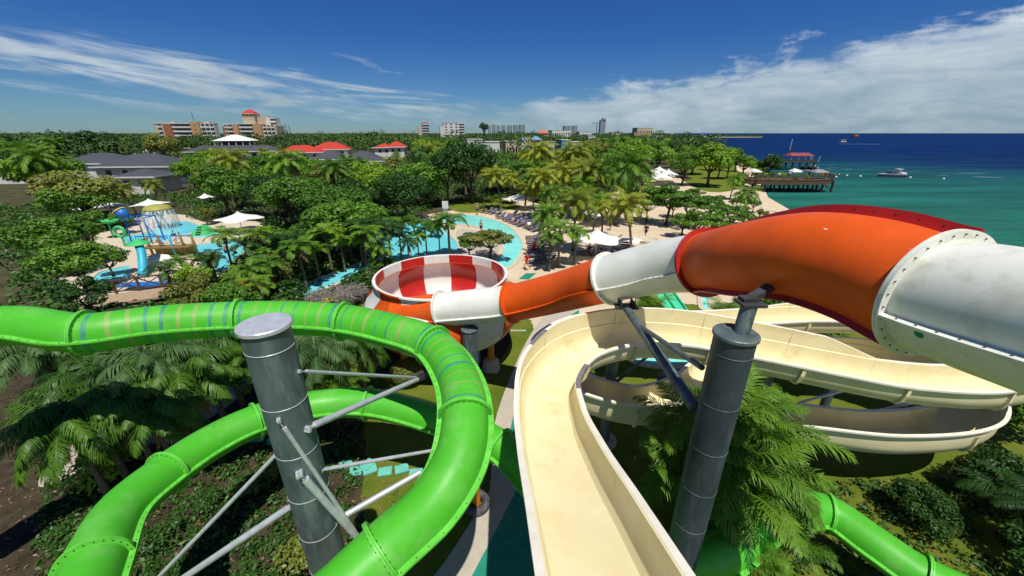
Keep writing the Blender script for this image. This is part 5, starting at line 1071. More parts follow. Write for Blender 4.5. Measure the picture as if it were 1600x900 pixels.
# slanting hotel
def balcony(r, x, z, w_, y, dep=1.5, m='stucco', rail=True):
    q = MB(); q.box((x, y - dep / 2, z), (w_, dep, .35)); q.box((x, y - dep + .06, z + .55), (w_, .12, .85)); return part(q, 'balcony', m, r)
def hotel_a():
    zc = 300; r = lroot('hotel', 294, zc, 'terraced hotel with brick red and tan wall panels and a roof mast', 'hotel', 'hotels on the skyline', rz=.06); top = hz(193.5, zc); fh = top / 6.2
    for x0, x1, m, y in ((-22.5, -15.5, 'cream', 0), (-15.45, -9.6, 'brick', -.8), (-9.55, 4.9, 'stucco', 1.6), (4.95, 11.5, 'tanwall', -1.0), (11.55, 21.5, 'stucco', .6)):
        q = MB(); dp_ = 5 if x0 > 11 else 14; q.box(((x0 + x1) / 2, y + dp_ / 2, top / 2 + (.6 if m == 'tanwall' else 0)), (x1 - x0, dp_, top + (1.2 if m == 'tanwall' else 0))); part(q, 'wall', m, r)
    for f in range(6):
        z = top - fh * (f + 1)
        balcony(r, -2.3, z + .2, 14, 1.55, 2.0); q = MB(); q.box((-2.3, 1.55, z + 1.75), (12.6, .1, 1.9)); part(q, 'window', 'glass', r)
        for i in range(3):
            balcony(r, 13.3 + 3.3 * i, z + .2, 3.0, .55, 1.3); q = MB(); q.box((13.3 + 3.3 * i, .55, z + 1.8), (2.3, .1, 1.7)); part(q, 'window', 'glass', r)
        if f < 3: q = MB(); q.box((-18.4, -.05, z + 1.7), (2.2, .1, 1.3)); part(q, 'window', 'glass', r); balcony(r, -18.4, z + .5, 3, -.02, .8)
        q = MB(); q.box((8.2, -1.05, z + 1.8), (.7, .1, .8)); part(q, 'window', 'glass', r)
    q = MB(); q.box((-5.6, 7, top + .25), (34, 14.6, .5)); q.box((16.5, 3.1, top + .25), (10.2, 5.4, .5)); part(q, 'parapet', 'stucco', r)
    q = MB(); q.tube([(4, 6, top), (4, 6, top + 8.5)], .18, 6); part(q, 'roof_mast', 'dark', r)
    for x, w_, h_ in ((-11, 3, 1.2), (5.5, 2, 1.4), (14, 4, 1.0)): q = MB(); q.box((x, 6, top + .5 + h_ / 2), (w_, 3, h_)); part(q, 'roof_tank', 'cream', r)
hotel_a()
def hotel_b():
    zc = 320; r = lroot('hotel', 394, zc, 'terraced hotel stepping up to a square turret with a red cap', 'hotel', 'hotels on the skyline', rz=.06); top = hz(194, zc); fh = top / 6.2; s = zc / 600
    X = lambda px: (px - 394) * s
    for a, c, m, y, h in ((354, 371, 'stucco', 0, -1), (354, 359, 'brick', -.6, -1.5), (366.5, 377.5, 'tanwall', -1.0, -.5), (378, 399, 'stucco', 1.4, 0), (399.3, 412, 'tanwall', -.8, 0), (412.3, 433, 'cream', .6, -1)):
        q = MB(); q.box(((X(a) + X(c)) / 2, y + 7, (top + h) / 2), (X(c) - X(a) - .05, 14, top + h)); part(q, 'wall', m, r)
    t2 = hz(182, zc); tt = hz(178, zc)
    q = MB(); q.box((X(400), 12, t2 / 2), (X(418) - X(382), 9, t2)); part(q, 'upper_wall', 'cream', r)
    q = MB(); q.box((X(391), 9, tt / 2), (X(400) - X(382), 9, tt)); part(q, 'turret', 'cream', r)
    hip(r, X(382), X(400), 4.5, 13.5, tt, hz(170.5, zc), 'redroof', .8, 'turret_roof')
    for i in range(7):
        z = t2 - 1 - i * 3.0; q = MB(); q.box((X(421), 11 - i * .5, z / 2), (X(431 + .7 * i) - X(417), 8, z)); part(q, 'stepped_wing', 'stucco', r); q = MB(); q.box((X(425), 6.9 - i * .5, z - 1.4), (4.5, .1, 1.3)); part(q, 'window', 'glass', r)
    for f in range(6):
        z = top - fh * (f + 1); balcony(r, X(388.5), z + .2, 10.6, 1.35, 2.0); q = MB(); q.box((X(388.5), 1.35, z + 1.75), (9.6, .1, 1.8)); part(q, 'window', 'glass', r)
        for i in range(3):
            q = MB(); q.box((X(358.5 + 4.6 * i), -.05 if i < 2 else -1.05, z + 1.5), (1.7, .1, 1.5)); part(q, 'window', 'glass', r); balcony(r, X(358.5 + 4.6 * i), z + .1, 2.2, -.02 if i < 2 else -1.02, .8)
        for i in range(3): q = MB(); q.box((X(416 + 6 * i), .55, z + 1.6), (1.9, .1, 1.5)); part(q, 'window', 'glass', r); balcony(r, X(416 + 6 * i), z + .2, 2.6, .52, 1.0)
    q = MB(); q.box((X(377), 7, top + .2), (X(399) - X(356), 14.4, .45)); part(q, 'parapet', 'stucco', r)
    for px in (443, 448): q = MB(); q.tube([(X(px), 6, 0), (X(px), 6, 19 - (px - 443) * .2)], .25, 6); tag(part(q, 'radio_mast', 'dark', r))
hotel_b()
def block(px, ytop, wpx, zc, m, label, cols=4, fl=None, cat='building', dep=None, wm='glass', group='white buildings among the trees', bal=False, name='building'):
    r = lroot(name, px, zc, label, cat, group); top = hz(ytop, zc); w_ = wpx / 600 * zc; dep = dep or max(6, w_ * .5); q = MB(); q.box((0, dep / 2, top / 2), (w_, dep, top)); part(q, 'wall', m, r)
    q = MB(); q.box((0, dep / 2, top + .15), (w_ + .5, dep + .5, .3)); part(q, 'flat_roof', 'stucco', r)
    fl = fl or max(1, int(top / 3.2))
    for f in range(fl):
        for c in range(cols):
            q = MB(); q.box((-w_ / 2 + w_ * (c + .5) / cols, -.05, top - (f + .55) * top / fl), (w_ / cols * .42, .12, top / fl * .36)); part(q, 'window', wm, r)
    return r, top, w_
r, top, w_ = block(706, 192, 24, 420, 'stucco', 'tall white apartment block with small windows and balcony bays', 3, 8, cat='apartment block')
for f in range(8):
    z = top - 2.6 * (f + 1) + 2; q = MB(); q.box((w_ / 2 + 3.2, 2, z), (6.2, 5, .9)); part(q, 'balcony', 'stucco', r)
q = MB(); q.box((w_ / 2 + 3.1, 5, top / 2), (6, 7, top - .5)); part(q, 'balcony_wing', 'farwall', r); q = MB(); q.box((-w_ / 2 - 1.8, 4, top / 2 - 2), (3.6, 6, top - 4)); part(q, 'side_wing', 'stucco', r)
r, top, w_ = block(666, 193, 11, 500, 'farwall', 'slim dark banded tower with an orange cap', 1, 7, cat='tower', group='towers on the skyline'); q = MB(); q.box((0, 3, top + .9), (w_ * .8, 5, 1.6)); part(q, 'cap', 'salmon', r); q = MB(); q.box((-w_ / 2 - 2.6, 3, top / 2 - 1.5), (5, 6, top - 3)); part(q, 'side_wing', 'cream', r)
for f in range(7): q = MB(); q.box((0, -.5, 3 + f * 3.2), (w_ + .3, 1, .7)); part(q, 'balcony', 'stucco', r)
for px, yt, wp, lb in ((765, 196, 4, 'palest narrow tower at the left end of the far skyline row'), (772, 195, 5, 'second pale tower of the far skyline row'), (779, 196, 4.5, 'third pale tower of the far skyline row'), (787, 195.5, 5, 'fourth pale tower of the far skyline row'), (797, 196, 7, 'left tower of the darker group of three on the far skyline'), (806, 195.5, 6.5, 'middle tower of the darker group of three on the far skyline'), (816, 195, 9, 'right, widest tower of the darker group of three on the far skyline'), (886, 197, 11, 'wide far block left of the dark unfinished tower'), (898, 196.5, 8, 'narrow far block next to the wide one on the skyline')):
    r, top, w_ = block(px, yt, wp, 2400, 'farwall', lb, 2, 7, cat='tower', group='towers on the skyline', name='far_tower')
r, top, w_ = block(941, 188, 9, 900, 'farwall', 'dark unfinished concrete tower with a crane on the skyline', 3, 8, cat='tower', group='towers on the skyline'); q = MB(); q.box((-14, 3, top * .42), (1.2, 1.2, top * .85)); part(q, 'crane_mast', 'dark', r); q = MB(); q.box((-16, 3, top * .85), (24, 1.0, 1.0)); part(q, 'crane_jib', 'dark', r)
q = MB(); q.box((2, 3, top + 2), (8, 8, 4)); part(q, 'lift_core', 'farwall', r)
for px, yt, wp, zc, m, lb, c in ((752, 226, 18, 150, 'tealwall', 'low teal walled building behind the banyan', 4), (770, 222, 22, 175, 'stucco', 'white flat-roofed building right of the teal one', 4), (742, 218, 24, 215, 'stucco', 'white low building left of the blue-roofed kiosk, behind the teal one', 5), (800, 221, 20, 200, 'cream', 'cream building between white ones in mid distance', 4), (858, 222, 18, 180, 'stucco', 'white building just right of the blue-roofed kiosk', 3), (884, 219, 14, 190, 'bluewall', 'small bright blue walled building', 3), (901, 222, 18, 185, 'stucco', 'white shed next to the bright blue building', 3), (878, 204, 34, 520, 'stucco', 'long white building on the skyline with rows of windows', 9), (915, 206, 22, 450, 'stucco', 'white building below the unfinished tower', 5), (962, 207, 16, 480, 'cream', 'pale building right of the unfinished tower', 4), (1007, 200, 28, 520, 'cream', 'headland hotel with yellowish walls at the end of the land', 7), (1000, 208, 22, 420, 'tanwall', 'brown building on the slope below the headland hotel', 5), (1031, 213, 14, 330, 'stucco', 'white boathouse at the shore beyond the trees', 3), (925, 213, 12, 330, 'stucco', 'small white house among trees under the skyline', 3), (822, 215, 14, 300, 'stucco', 'small white house left of the kiosk, farther away', 3), (690, 222, 14, 230, 'stucco', 'white shed left of the tall white apartment block', 3), (160, 234, 20, 160, 'tealwall', 'low teal roofed shed at the far left', 3)):
    block(px, yt, wp, zc, m, lb, c, fl=(1 if zc < 250 else 2), cat='building')
# lone round-headed tree standing above the skyline
p = lroot('x', 757, 340, None, None).location.copy(); bpy.data.objects.remove(COL.objects[-1]) if COL.objects[-1].name.startswith('x') else None
for o_ in [o_ for o_ in COL.objects if o_.name == 'x']: bpy.data.objects.remove(o_)
tall = broad('loll', 950, R=4.2, H=20, lobes=14, nleaf=3000, ls=.6, base=.56, flat=1.0)
lt = near('b', tall, p.x, p.y, hz(190, 340), 'lone tall tree with a round dark head sticking up above the skyline', m='lf_dark', name='tall_tree', cat='tree')
veg_fix = lt; lt['label'] = 'lone tall tree with a round dark head sticking up above the skyline'
for k_ in ('_t', '_m'):
    if k_ in lt: del lt[k_]

# ================================================================ PARASOLS, LOUNGERS, PLAY THINGS
def kite(px, pyb, h, wd, label, rz=0, peak=.9, name='parasol', cat='parasol', m='canvas', n=4, zt=None, group='white parasols'):
    p = W(px, pyb); r = root(name, (p.x, p.y, 0), label, cat, group, rz); q = MB(); k = 10; vs = []
    for i in range(k + 1):
        t = i / k; rad = wd * t; z = h - peak * (t ** .62)
        for j in range(32):
            a = 2 * math.pi * j / 32; sag = abs(math.cos(n / 2 * a)); rr = rad * (.78 + .22 * sag ** 3 * (t)) ; vs.append((rr * math.cos(a), rr * math.sin(a), z + .14 * t * (1 - sag)))
    q.add(vs, [(i * 32 + j, i * 32 + (j + 1) % 32, (i + 1) * 32 + (j + 1) % 32, (i + 1) * 32 + j) for i in range(k) for j in range(32)])
    q.build('canopy', m, r, smooth=True, world=False); q = MB(); q.tube([(0, 0, 0), (0, 0, h - .02)], .05, 10); q.build('pole', 'stucco', r, smooth=True, world=False)
    q = MB(); q.lathe([(0, .12), (.35, .12), (.4, 0)], n=16); q.build('base', 'concrete', r, world=False)
    for j in range(n):
        a = 2 * math.pi * j / n; q = MB(); q.bar((.04 * math.cos(a), .04 * math.sin(a), h - peak - .35), (wd * .6 * math.cos(a), wd * .6 * math.sin(a), h - peak * .8), .03); q.build('strut', 'dark', r, world=False)
    return r
kite(379, 362, 2.7, 2.9, 'white kite-shaped parasol beside the wading pool', .3, 1.0)
kite(240, 336, 2.6, 2.6, 'white parasol behind the mushroom fountain', .9)
kite(176, 340, 2.6, 2.2, 'white awning-like parasol at the left under the palms', .2)
kite(150, 342, 2.5, 2.2, 'leftmost white parasol under the palms', .6)
kite(325, 322, 2.4, 1.3, 'small white parasol peeping out behind the kids pool planting', .4)
kite(930, 402, 3.1, 2.75, 'large white square canopy at the middle of the beach', .5, 1.15)
kite(810, 326, 2.6, 2.6, 'white canopy at the top of the lounger rows', .2)
kite(928, 352, 2.6, 2.2, 'white canopy behind the large one, seen between palms', .1)
kite(985, 388, 1.2, 1.4, 'low white canvas shade right of the large canopy', .1, .3)
for i, (px, py, lb) in enumerate([(1014, 290, 'leftmost small white tent of the beach party tents'), (1024, 286, 'second small white tent of the beach party tents'), (1033, 290, 'front small white tent of the beach party tents'), (1042, 284, 'rightmost small white tent of the beach party tents'), (1028, 278, 'rear small white tent of the beach party tents')]):
    kite(px, py, 3.4, 3.0, lb, .2 * i, 1.5, 'tent', 'tent', group='beach party tents')
def lounger():
    r = root('sun_lounger', (0, 0, 0), 'x', 'sun lounger', 'grey sun loungers on the sand')
    q = MB(); q.box((0, .1, .28), (.62, 1.25, .05)); q.build('seat_frame', 'dark', r); q = MB(); q.box((0, .08, .34), (.56, 1.25, .08)); q.build('cushion', 'cushion', r)
    q = MB(); q.box((0, -.78, .55), (.58, .72, .08), rot=Matrix.Rotation(R_(-42), 3, 'X')); q.build('backrest', 'cushion', r)
    for sx in (-.28, .28):
        for y in (-.45, .65): q = MB(); q.box((sx, y, .13), (.05, .05, .26)); q.build('leg', 'dark', r)
    return r
pro = lounger(); first = True; ordn = ['first', 'second', 'third', 'fourth', 'fifth', 'sixth', 'seventh', 'eighth', 'ninth', 'tenth', 'eleventh', 'twelfth']
def row(p0, p1, n, rz, where):
    global first
    for i in range(n):
        a = W(*p0).lerp(W(*p1), i / max(1, n - 1)); a += Vector((random.uniform(-.12, .12), random.uniform(-.12, .12), 0)); lb = 'grey sun lounger, %s %s' % (ordn[i], where)
        rr = rz + random.uniform(-.08, .08)
        if first: pro.location = (a.x, a.y, 0); pro.rotation_euler.z = rr; pro['label'] = lb; first = False
        else: copy_tree(pro, (a.x, a.y, 0), rr, label=lb)
row((763, 333), (778, 336), 3, 2.5, 'of the trio at the top of the pool edge')
row((782, 341), (838, 362), 9, 2.3, 'along the pool edge from its far end')
row((800, 338), (846, 356), 6, 2.3, 'in the back row behind the pool edge')
row((832, 374), (836, 412), 6, 1.65, 'of the block beside the walking lifeguard, from the back')
row((846, 376), (852, 410), 5, 1.65, 'of the second block beside the feather palms, from the back')
row((956, 376), (975, 382), 2, 1.2, 'under the shade right of the large canopy')
row((968, 393), (1002, 396), 3, 1.4, 'in front of the low white shade')
row((905, 398), (946, 402), 4, 1.7, 'in the dark under the large white canopy')
row((1045, 318), (1085, 322), 4, 2.6, 'on the far sand behind the beach trees')
# low tables and notice board
p = W(697, 342); r = root('notice_board', (p.x, p.y, 0), 'white and pale blue notice board on a post at the pool edge', 'sign'); q = MB(); q.tube([(0, 0, 0), (0, 0, 2.4)], .05, 8); q.build('post', 'steel_l', r, world=False); q = MB(); q.box((0, 0, 2.1), (.9, .06, 1.1)); q.build('board', 'stucco', r, world=False); q = MB(); q.box((0, -.04, 1.2), (.75, .04, .4)); q.build('lower_panel', 'c_grey', r, world=False)
p = W(440, 352); r = root('play_mast', (p.x, p.y, 0), 'dark wooden mast with a small black flag standing over the garden', 'mast'); q = MB(); q.tube([(0, 0, 0), (0, 0, 6.6)], .09, 8); q.build('pole', 'wood', r, world=False); q = MB(); q.bar((-1.6, 0, 4.2), (1.4, 0, 4.4), .07); q.build('yard', 'wood', r, world=False); q = MB(); q.box((-.35, 0, 6.1), (.75, .03, .6)); q.build('flag', 'c_black', r, world=False)
p = W(413, 345); r = root('panel_sign', (p.x, p.y, 0), 'small blue square panel on a post among the trees', 'sign'); q = MB(); q.tube([(0, 0, 0), (0, 0, 3.2)], .05, 8); q.build('post', 'wood', r, world=False); q = MB(); q.box((0, -.03, 3.0), (.75, .06, .75)); q.build('board', 'blue', r, world=False)
# mushroom fountain
p = W(256, 356); r = root('mushroom_fountain', (p.x, p.y, 0), 'olive yellow mushroom fountain dropping a curtain of water into the kids pool', 'fountain')
q = MB(); q.lathe([(0, 3.15), (.7, 3.12), (1.25, 2.95), (1.55, 2.65), (1.6, 2.5), (1.45, 2.5), (0, 2.6)], n=36); q.build('cap', 'olive', r, smooth=True, world=False); q = MB(); q.tube([(0, 0, 0), (0, 0, 2.7)], [.28, .22], 16); q.build('stem', 'olive', r, smooth=True, world=False)
m = bpy.data.materials.new('falling_water'); m.use_nodes = True; b_ = m.node_tree.nodes['Principled BSDF']; b_.inputs['Base Color'].default_value = (.8, .86, .88, 1); b_.inputs['Roughness'].default_value = .3
nn = m.node_tree.nodes.new('ShaderNodeTexNoise'); nn.inputs['Scale'].default_value = 6; mp = m.node_tree.nodes.new('ShaderNodeMapping'); mp.inputs['Scale'].default_value = (1, 1, .12); tcn = m.node_tree.nodes.new('ShaderNodeTexCoord'); m.node_tree.links.new(tcn.outputs['Object'], mp.inputs[0]); m.node_tree.links.new(mp.outputs[0], nn.inputs['Vector'])
mr = m.node_tree.nodes.new('ShaderNodeMapRange'); mr.inputs[1].default_value = .42; mr.inputs[2].default_value = .62; mr.inputs[3].default_value = .1; mr.inputs[4].default_value = .75; m.node_tree.links.new(nn.outputs[0], mr.inputs[0]); m.node_tree.links.new(mr.outputs[0], b_.inputs['Alpha']); M['fall'] = m
q = MB(); q.lathe([(1.58, 2.52), (1.75, 1.9), (1.85, 1.0), (1.9, .06)], n=48); q.build('water_curtain', 'fall', r, smooth=True, world=False)
# spray frame with tipping bucket
p = W(232, 378); r = root('spray_frame', (p.x, p.y, 0), 'blue pipe spray frame with a tilted blue tipping bucket', 'play frame')
for i, (x, y) in enumerate(((-1.2, -.8), (1.2, -.8), (1.2, .9), (-1.2, .9))): q = MB(); q.tube([(x, y, 0), (x * .9, y * .9, 3.0)], .07, 8); q.build('post', 'blue', r, smooth=True, world=False)
for a, c in (((-1.1, -.7, 3), (1.1, -.7, 3)), ((1.1, -.7, 3), (1.1, .8, 3)), ((1.1, .8, 3), (-1.1, .8, 3)), ((-1.1, .8, 3), (-1.1, -.7, 3)), ((1.1, -.7, 1.2), (3.2, -1.2, .7)), ((1.1, -.7, 2.2), (3.0, -1.4, .2))): q = MB(); q.tube([a, c], .06, 8); q.build('rail', 'blue', r, smooth=True, world=False)
q = MB(); rot = Matrix.Rotation(R_(-35), 3, 'Y'); pr = [(0, -.55), (.5, -.55), (.62, .55), (.56, .55), (.46, -.48), (0, -.48)]; q2 = MB(); q2.lathe(pr, n=24); q.add([rot @ Vector(v) + Vector((-.9, -.9, 3.5)) for v in q2.v], q2.f); q.build('bucket', 'blue', r, smooth=True, world=False)
q = MB(); q.lathe([(.62, .4), (.66, .4), (.66, .5), (.62, .5)], n=24); q3 = MB(); q3.add([rot @ Vector(v) + Vector((-.9, -.9, 3.5)) for v in q.v], q.f); q3.build('bucket_band', 'yellow', r, smooth=True, world=False)
# row of ochre posts (climbing frame)
p = W(262, 402); r = root('climbing_frame', (p.x, p.y, 0), 'climbing frame of ochre posts with blue rails between the kids pools', 'play frame')
for i in range(6): q = MB(); q.tube([(-2.6 + i * 1.05, .15 * i, 0), (-2.75 + i * 1.05, .15 * i, 2.3 - .1 * (i % 2))], .11, 8); q.build('post', 'ochre' if i % 3 else 'aqua', r, smooth=True, world=False)
q = MB(); q.tube([(-2.8, 0, 2.2), (2.6, .8, 2.1)], .06, 8); q.build('rail', 'blue', r, world=False); q = MB(); q.box((0, .5, 1.0), (4.6, 1.2, .12), rz=.14); q.build('platform', 'ochre', r, world=False)
q = MB(); q.box((-.6, .9, .5), (2.2, .2, 1.0), rz=.14); q.box((1.3, 1.2, .5), (1.4, .2, 1.0), rz=.14); q.build('rock_panel', 'olive', r, world=False)
p = W(255, 412); r = root('whale_slide', (p.x, p.y, 0), 'low cream coloured humped kids slide in front of the ochre posts', 'kids slide'); q = MB(); q.lathe([(1, 0), (.97, .3), (.8, .65), (.45, .88), (0, .95)], n=28, sx=1.5, sy=.75); q.build('hump', 'white', r, smooth=True, world=False); q = MB(); q.tube([(1.3, -.2, .45), (1.9, -.5, .2), (2.4, -.9, .06)], .22, 10); q.build('chute', 'beige', r, smooth=True, world=False)
p = W(226, 425); r = root('tube_chute', (p.x, p.y, 0), 'pale aqua tube chute descending into the splash pool', 'kids slide'); q = MB(); q.tube([(-.5, .9, 2.3), (-.1, .5, 1.8), (.3, -.1, 1.1), (.6, -.7, .4), (.75, -1.1, .15)], .33, 16); q.build('chute', 'aqua', r, smooth=True, world=False); q = MB(); q.lathe([(0, 2.9), (.9, 2.45), (.95, 2.4), (0, 2.42)], c=(-.7, 1.1, 0), n=20); q.build('cap_roof', 'sgreen', r, smooth=True, world=False); q = MB(); q.tube([(-.7, 1.1, 0), (-.7, 1.1, 2.45)], .09, 8); q.build('post', 'ochre', r, world=False)
p = W(196, 385); r = root('flower_spray', (p.x, p.y, 0), 'bright green ring shaped water spray standing left of the climbing frame', 'water toy'); q = MB(); n1, n2 = 28, 10
q.add([((.55 + .16 * math.cos(2 * math.pi * j / n2)) * math.cos(2 * math.pi * i / n1), .16 * math.sin(2 * math.pi * j / n2), 1.7 + (.55 + .16 * math.cos(2 * math.pi * j / n2)) * math.sin(2 * math.pi * i / n1)) for i in range(n1) for j in range(n2)], [(i * n2 + j, ((i + 1) % n1) * n2 + j, ((i + 1) % n1) * n2 + (j + 1) % n2, i * n2 + (j + 1) % n2) for i in range(n1) for j in range(n2)]); q.build('ring', 'sgreen', r, smooth=True, world=False); q = MB(); q.tube([(0, 0, 0), (0, 0, 1.1)], .1, 8); q.build('stem', 'sgreen', r, world=False)
p = W(178, 372); r = root('leaf_spray', (p.x, p.y, 0), 'bright green leaf shaped water spray at the left of the kids pool', 'water toy'); q = MB(); q.lathe([(0, .1), (.6, .2), (.9, .42), (.95, .4), (.6, .12), (0, 0)], c=(0, 0, 1.8), n=20, sx=1.3); q.build('leaf', 'sgreen', r, smooth=True, world=False); q = MB(); q.tube([(0, 0, 0), (0, 0, 1.85)], .08, 8); q.build('stem', 'sgreen', r, world=False)
p = W(320, 366); r = root('play_hut', (p.x, p.y, 0), 'small green pyramid roofed climbing mound with dark steps', 'play hut'); q = MB(); q.add([(-1.1, -1.1, .15), (1.1, -1.1, .15), (1.1, 1.1, .15), (-1.1, 1.1, .15), (-.3, -.3, 1.15), (.3, -.3, 1.15), (.3, .3, 1.15), (-.3, .3, 1.15)], [(0, 1, 5, 4), (1, 2, 6, 5), (2, 3, 7, 6), (3, 0, 4, 7), (4, 5, 6, 7)]); q.build('mound', 'sgreen', r, world=False)
for i in range(4): q = MB(); q.box((0, -1.08 + .22 * i, .25 + .25 * i), (.6, .22, .08)); q.build('step', 'dark_brown', r, world=False)
q = MB(); q.lathe([(0, .14), (1.6, .14), (1.75, 0)], n=28); q.build('base', 'mint', r, world=False)
# footbridge
a, c = W(160, 478), W(268, 462); r = root('footbridge', ((a.x + c.x) / 2, (a.y + c.y) / 2, 0), 'wooden footbridge with dark braced rails behind the green tube', 'bridge'); L_ = (c - a).length + 1.5; r.rotation_euler.z = math.atan2(c.y - a.y, c.x - a.x)
q = MB(); q.box((0, 0, .35), (L_, 2.4, .16)); q.build('deck', 'plank', r, world=False)
for sy in (1.15,):
    for i in range(5): q = MB(); q.box((-L_ / 2 + L_ * i / 4, sy, .9), (.14, .14, 1.2)); q.build('post', 'wood', r, world=False)
    q = MB(); q.box((0, sy, 1.5), (L_, .12, .1)); q.build('handrail', 'wood', r, world=False); q = MB(); q.box((0, sy + .005, .6), (L_, .08, .08)); q.build('lower_rail', 'wood', r, world=False)
    for i in range(4):
        x0, x1 = -L_ / 2 + L_ * i / 4, -L_ / 2 + L_ * (i + 1) / 4; q = MB(); q.bar((x0, sy, .6), (x1, sy, 1.45), .07); q.build('brace', 'wood', r, world=False); q = MB(); q.bar((x0, sy + .09, 1.45), (x1, sy + .09, .6), .07); q.build('brace', 'wood', r, world=False)
p = W(228, 452); q = MB(); q.box((p.x, p.y, .45), (3.4, .9, .12), rz=.1); tag(q.build('blue_mat_stack', 'blue'), 'dark blue float mats stacked behind the footbridge', 'mats')
# kidney shaped planter of stones by the beach person
p = W(1012, 378); r = root('tree_planter', (p.x, p.y, 0), 'low round stone planter under the thin beach tree', 'planter'); q = MB(); q.lathe([(1.3, 0), (1.35, .35), (1.1, .38), (1.0, .25), (0, .28)], n=24); q.build('ring', 'coping', r, smooth=False, world=False)

# ================================================================ PEOPLE
def person(px, py, label, top, bottom, pose='stand', face=0, sc=1.0, z=0.0, world=None, hat=None):
    p = Vector(world) if world else W(px, py, z); r = root('person', (p.x, p.y, z), label, 'person', None, face); r.scale = (sc, sc, sc)
    h, k = (.92, .5)
    if pose == 'walk': J = dict(pel=(0, 0, .95), kl=(-.10, .25, .52), al=(-.10, .12, .08), fl=(-.10, -.12, .04), kr=(.10, -.12, .50), ar=(.10, -.42, .10), fr=(.10, -.28, .03), el=(-.27, -.16, 1.12), wl=(-.26, .05, .90), er=(.27, .16, 1.12), wr=(.26, .30, .95))
    elif pose == 'lie': J = dict(pel=(0, 0, .45), kl=(-.10, .42, .58), al=(-.10, .85, .45), fl=(-.10, .9, .55), kr=(.10, .45, .46), ar=(.10, .9, .45), fr=(.10, .95, .55), el=(-.3, -.2, .62), wl=(-.28, .05, .52), er=(.3, -.2, .62), wr=(.28, .05, .52))
    elif pose == 'wade': J = dict(pel=(0, 0, .35), kl=(-.10, .03, .0), al=(-.1, 0, -.4), fl=(-.1, .1, -.42), kr=(.10, .03, .0), ar=(.1, 0, -.4), fr=(.1, .1, -.42), el=(-.36, 0, .60), wl=(-.5, .15, .45), er=(.36, .02, .60), wr=(.5, .15, .45))
    elif pose == 'sit': J = dict(pel=(0, 0, .48), kl=(-.12, .42, .5), al=(-.12, .45, .08), fl=(-.12, .58, .04), kr=(.12, .42, .5), ar=(.12, .45, .08), fr=(.12, .58, .04), el=(-.27, .1, .72), wl=(-.18, .33, .62), er=(.27, .1, .72), wr=(.18, .33, .62))
    else: J = dict(pel=(0, 0, .95), kl=(-.10, .02, .5), al=(-.11, -.02, .08), fl=(-.12, .14, .03), kr=(.10, .02, .5), ar=(.11, -.02, .08), fr=(.12, .14, .03), el=(-.27, -.02, 1.13), wl=(-.26, .1, .9), er=(.27, -.02, 1.13), wr=(.24, .14, .92))
    pel = Vector(J['pel']); up = Vector((0, -.62, .78)).normalized() if pose == 'lie' else Vector((0, .02, 1)).normalized()
    ch, nk, hd = pel + up * .42, pel + up * .56, pel + up * .72; sl, sr = pel + up * .47 + Vector((-.19, 0, 0)), pel + up * .47 + Vector((.19, 0, 0))
    def skin(nm, verts, edges, rad, mt, par):
        me = bpy.data.meshes.new(nm); me.from_pydata([tuple(v) for v in verts], edges, []); o = bpy.data.objects.new(nm, me); COL.objects.link(o); o.parent = par; md = o.modifiers.new('skin', 'SKIN'); 
        if not me.skin_vertices: bpy_l = me.skin_vertices.new() if hasattr(me.skin_vertices, 'new') else None
        sv = me.skin_vertices[0].data if len(me.skin_vertices) else None
        if sv:
            for i, v in enumerate(sv): v.radius = rad[i] if isinstance(rad[i], tuple) else (rad[i], rad[i]); v.use_root = (i == 0)
        ss = o.modifiers.new('sub', 'SUBSURF'); ss.levels = 1; ss.render_levels = 1; me.materials.append(M[mt]); return o
    hl, hr = pel + Vector((-.09, 0, -.02)), pel + Vector((.09, 0, -.02))
    V = [pel, pel + up * .2, ch, nk, hd, hd + up * .08, sl, Vector(J['el']), Vector(J['wl']), Vector(J['wl']) + (Vector(J['wl']) - Vector(J['el'])).normalized() * .14, sr, Vector(J['er']), Vector(J['wr']), Vector(J['wr']) + (Vector(J['wr']) - Vector(J['er'])).normalized() * .14, hl, Vector(J['kl']), Vector(J['al']), Vector(J['fl']), hr, Vector(J['kr']), Vector(J['ar']), Vector(J['fr'])]
    E = [(0, 1), (1, 2), (2, 3), (3, 4), (4, 5), (2, 6), (6, 7), (7, 8), (8, 9), (2, 10), (10, 11), (11, 12), (12, 13), (0, 14), (14, 15), (15, 16), (16, 17), (0, 18), (18, 19), (19, 20), (20, 21)]
    Rd = [(.14, .10), (.12, .09), (.15, .10), .05, (.085, .10), (.07, .085), .06, .042, .032, .03, .06, .042, .032, .03, .085, .058, .04, .035, .085, .058, .04, .035]
    body = skin('body', V, E, Rd, 'skin1', r)
    if top:
        skin('shirt', [pel + up * .05, pel + up * .2, ch, pel + up * .5, sl, sl.lerp(Vector(J['el']), .75), sr, sr.lerp(Vector(J['er']), .75)], [(0, 1), (1, 2), (2, 3), (2, 4), (4, 5), (2, 6), (6, 7)], [(.17, .13), (.15, .12), (.175, .125), .08, .085, .07, .085, .07], top, r)
    if bottom:
        f = .7
        skin('shorts', [pel + up * .06, hl, hl.lerp(Vector(J['kl']), f), hr, hr.lerp(Vector(J['kr']), f)], [(0, 1), (1, 2), (0, 3), (3, 4)], [(.165, .13), .11, .10, .11, .10], bottom, r)
    q = MB(); q.ball(tuple(hd + up * .10 + Vector((0, -.02, 0))), (.095, .11, .085), 12); q.build('hair', hat or 'hair', r, smooth=True, world=False)
    q = MB(); q.ball(tuple(hd + Vector((0, .105, .0)) + up * .0), (.018, .025, .03), 6); q.build('nose', 'skin1', r, smooth=True, world=False)
    return r
person(823, 422, 'person in a red top and red trousers striding past the loungers', 'c_red', 'c_red', 'walk', 1.9, 1.0)
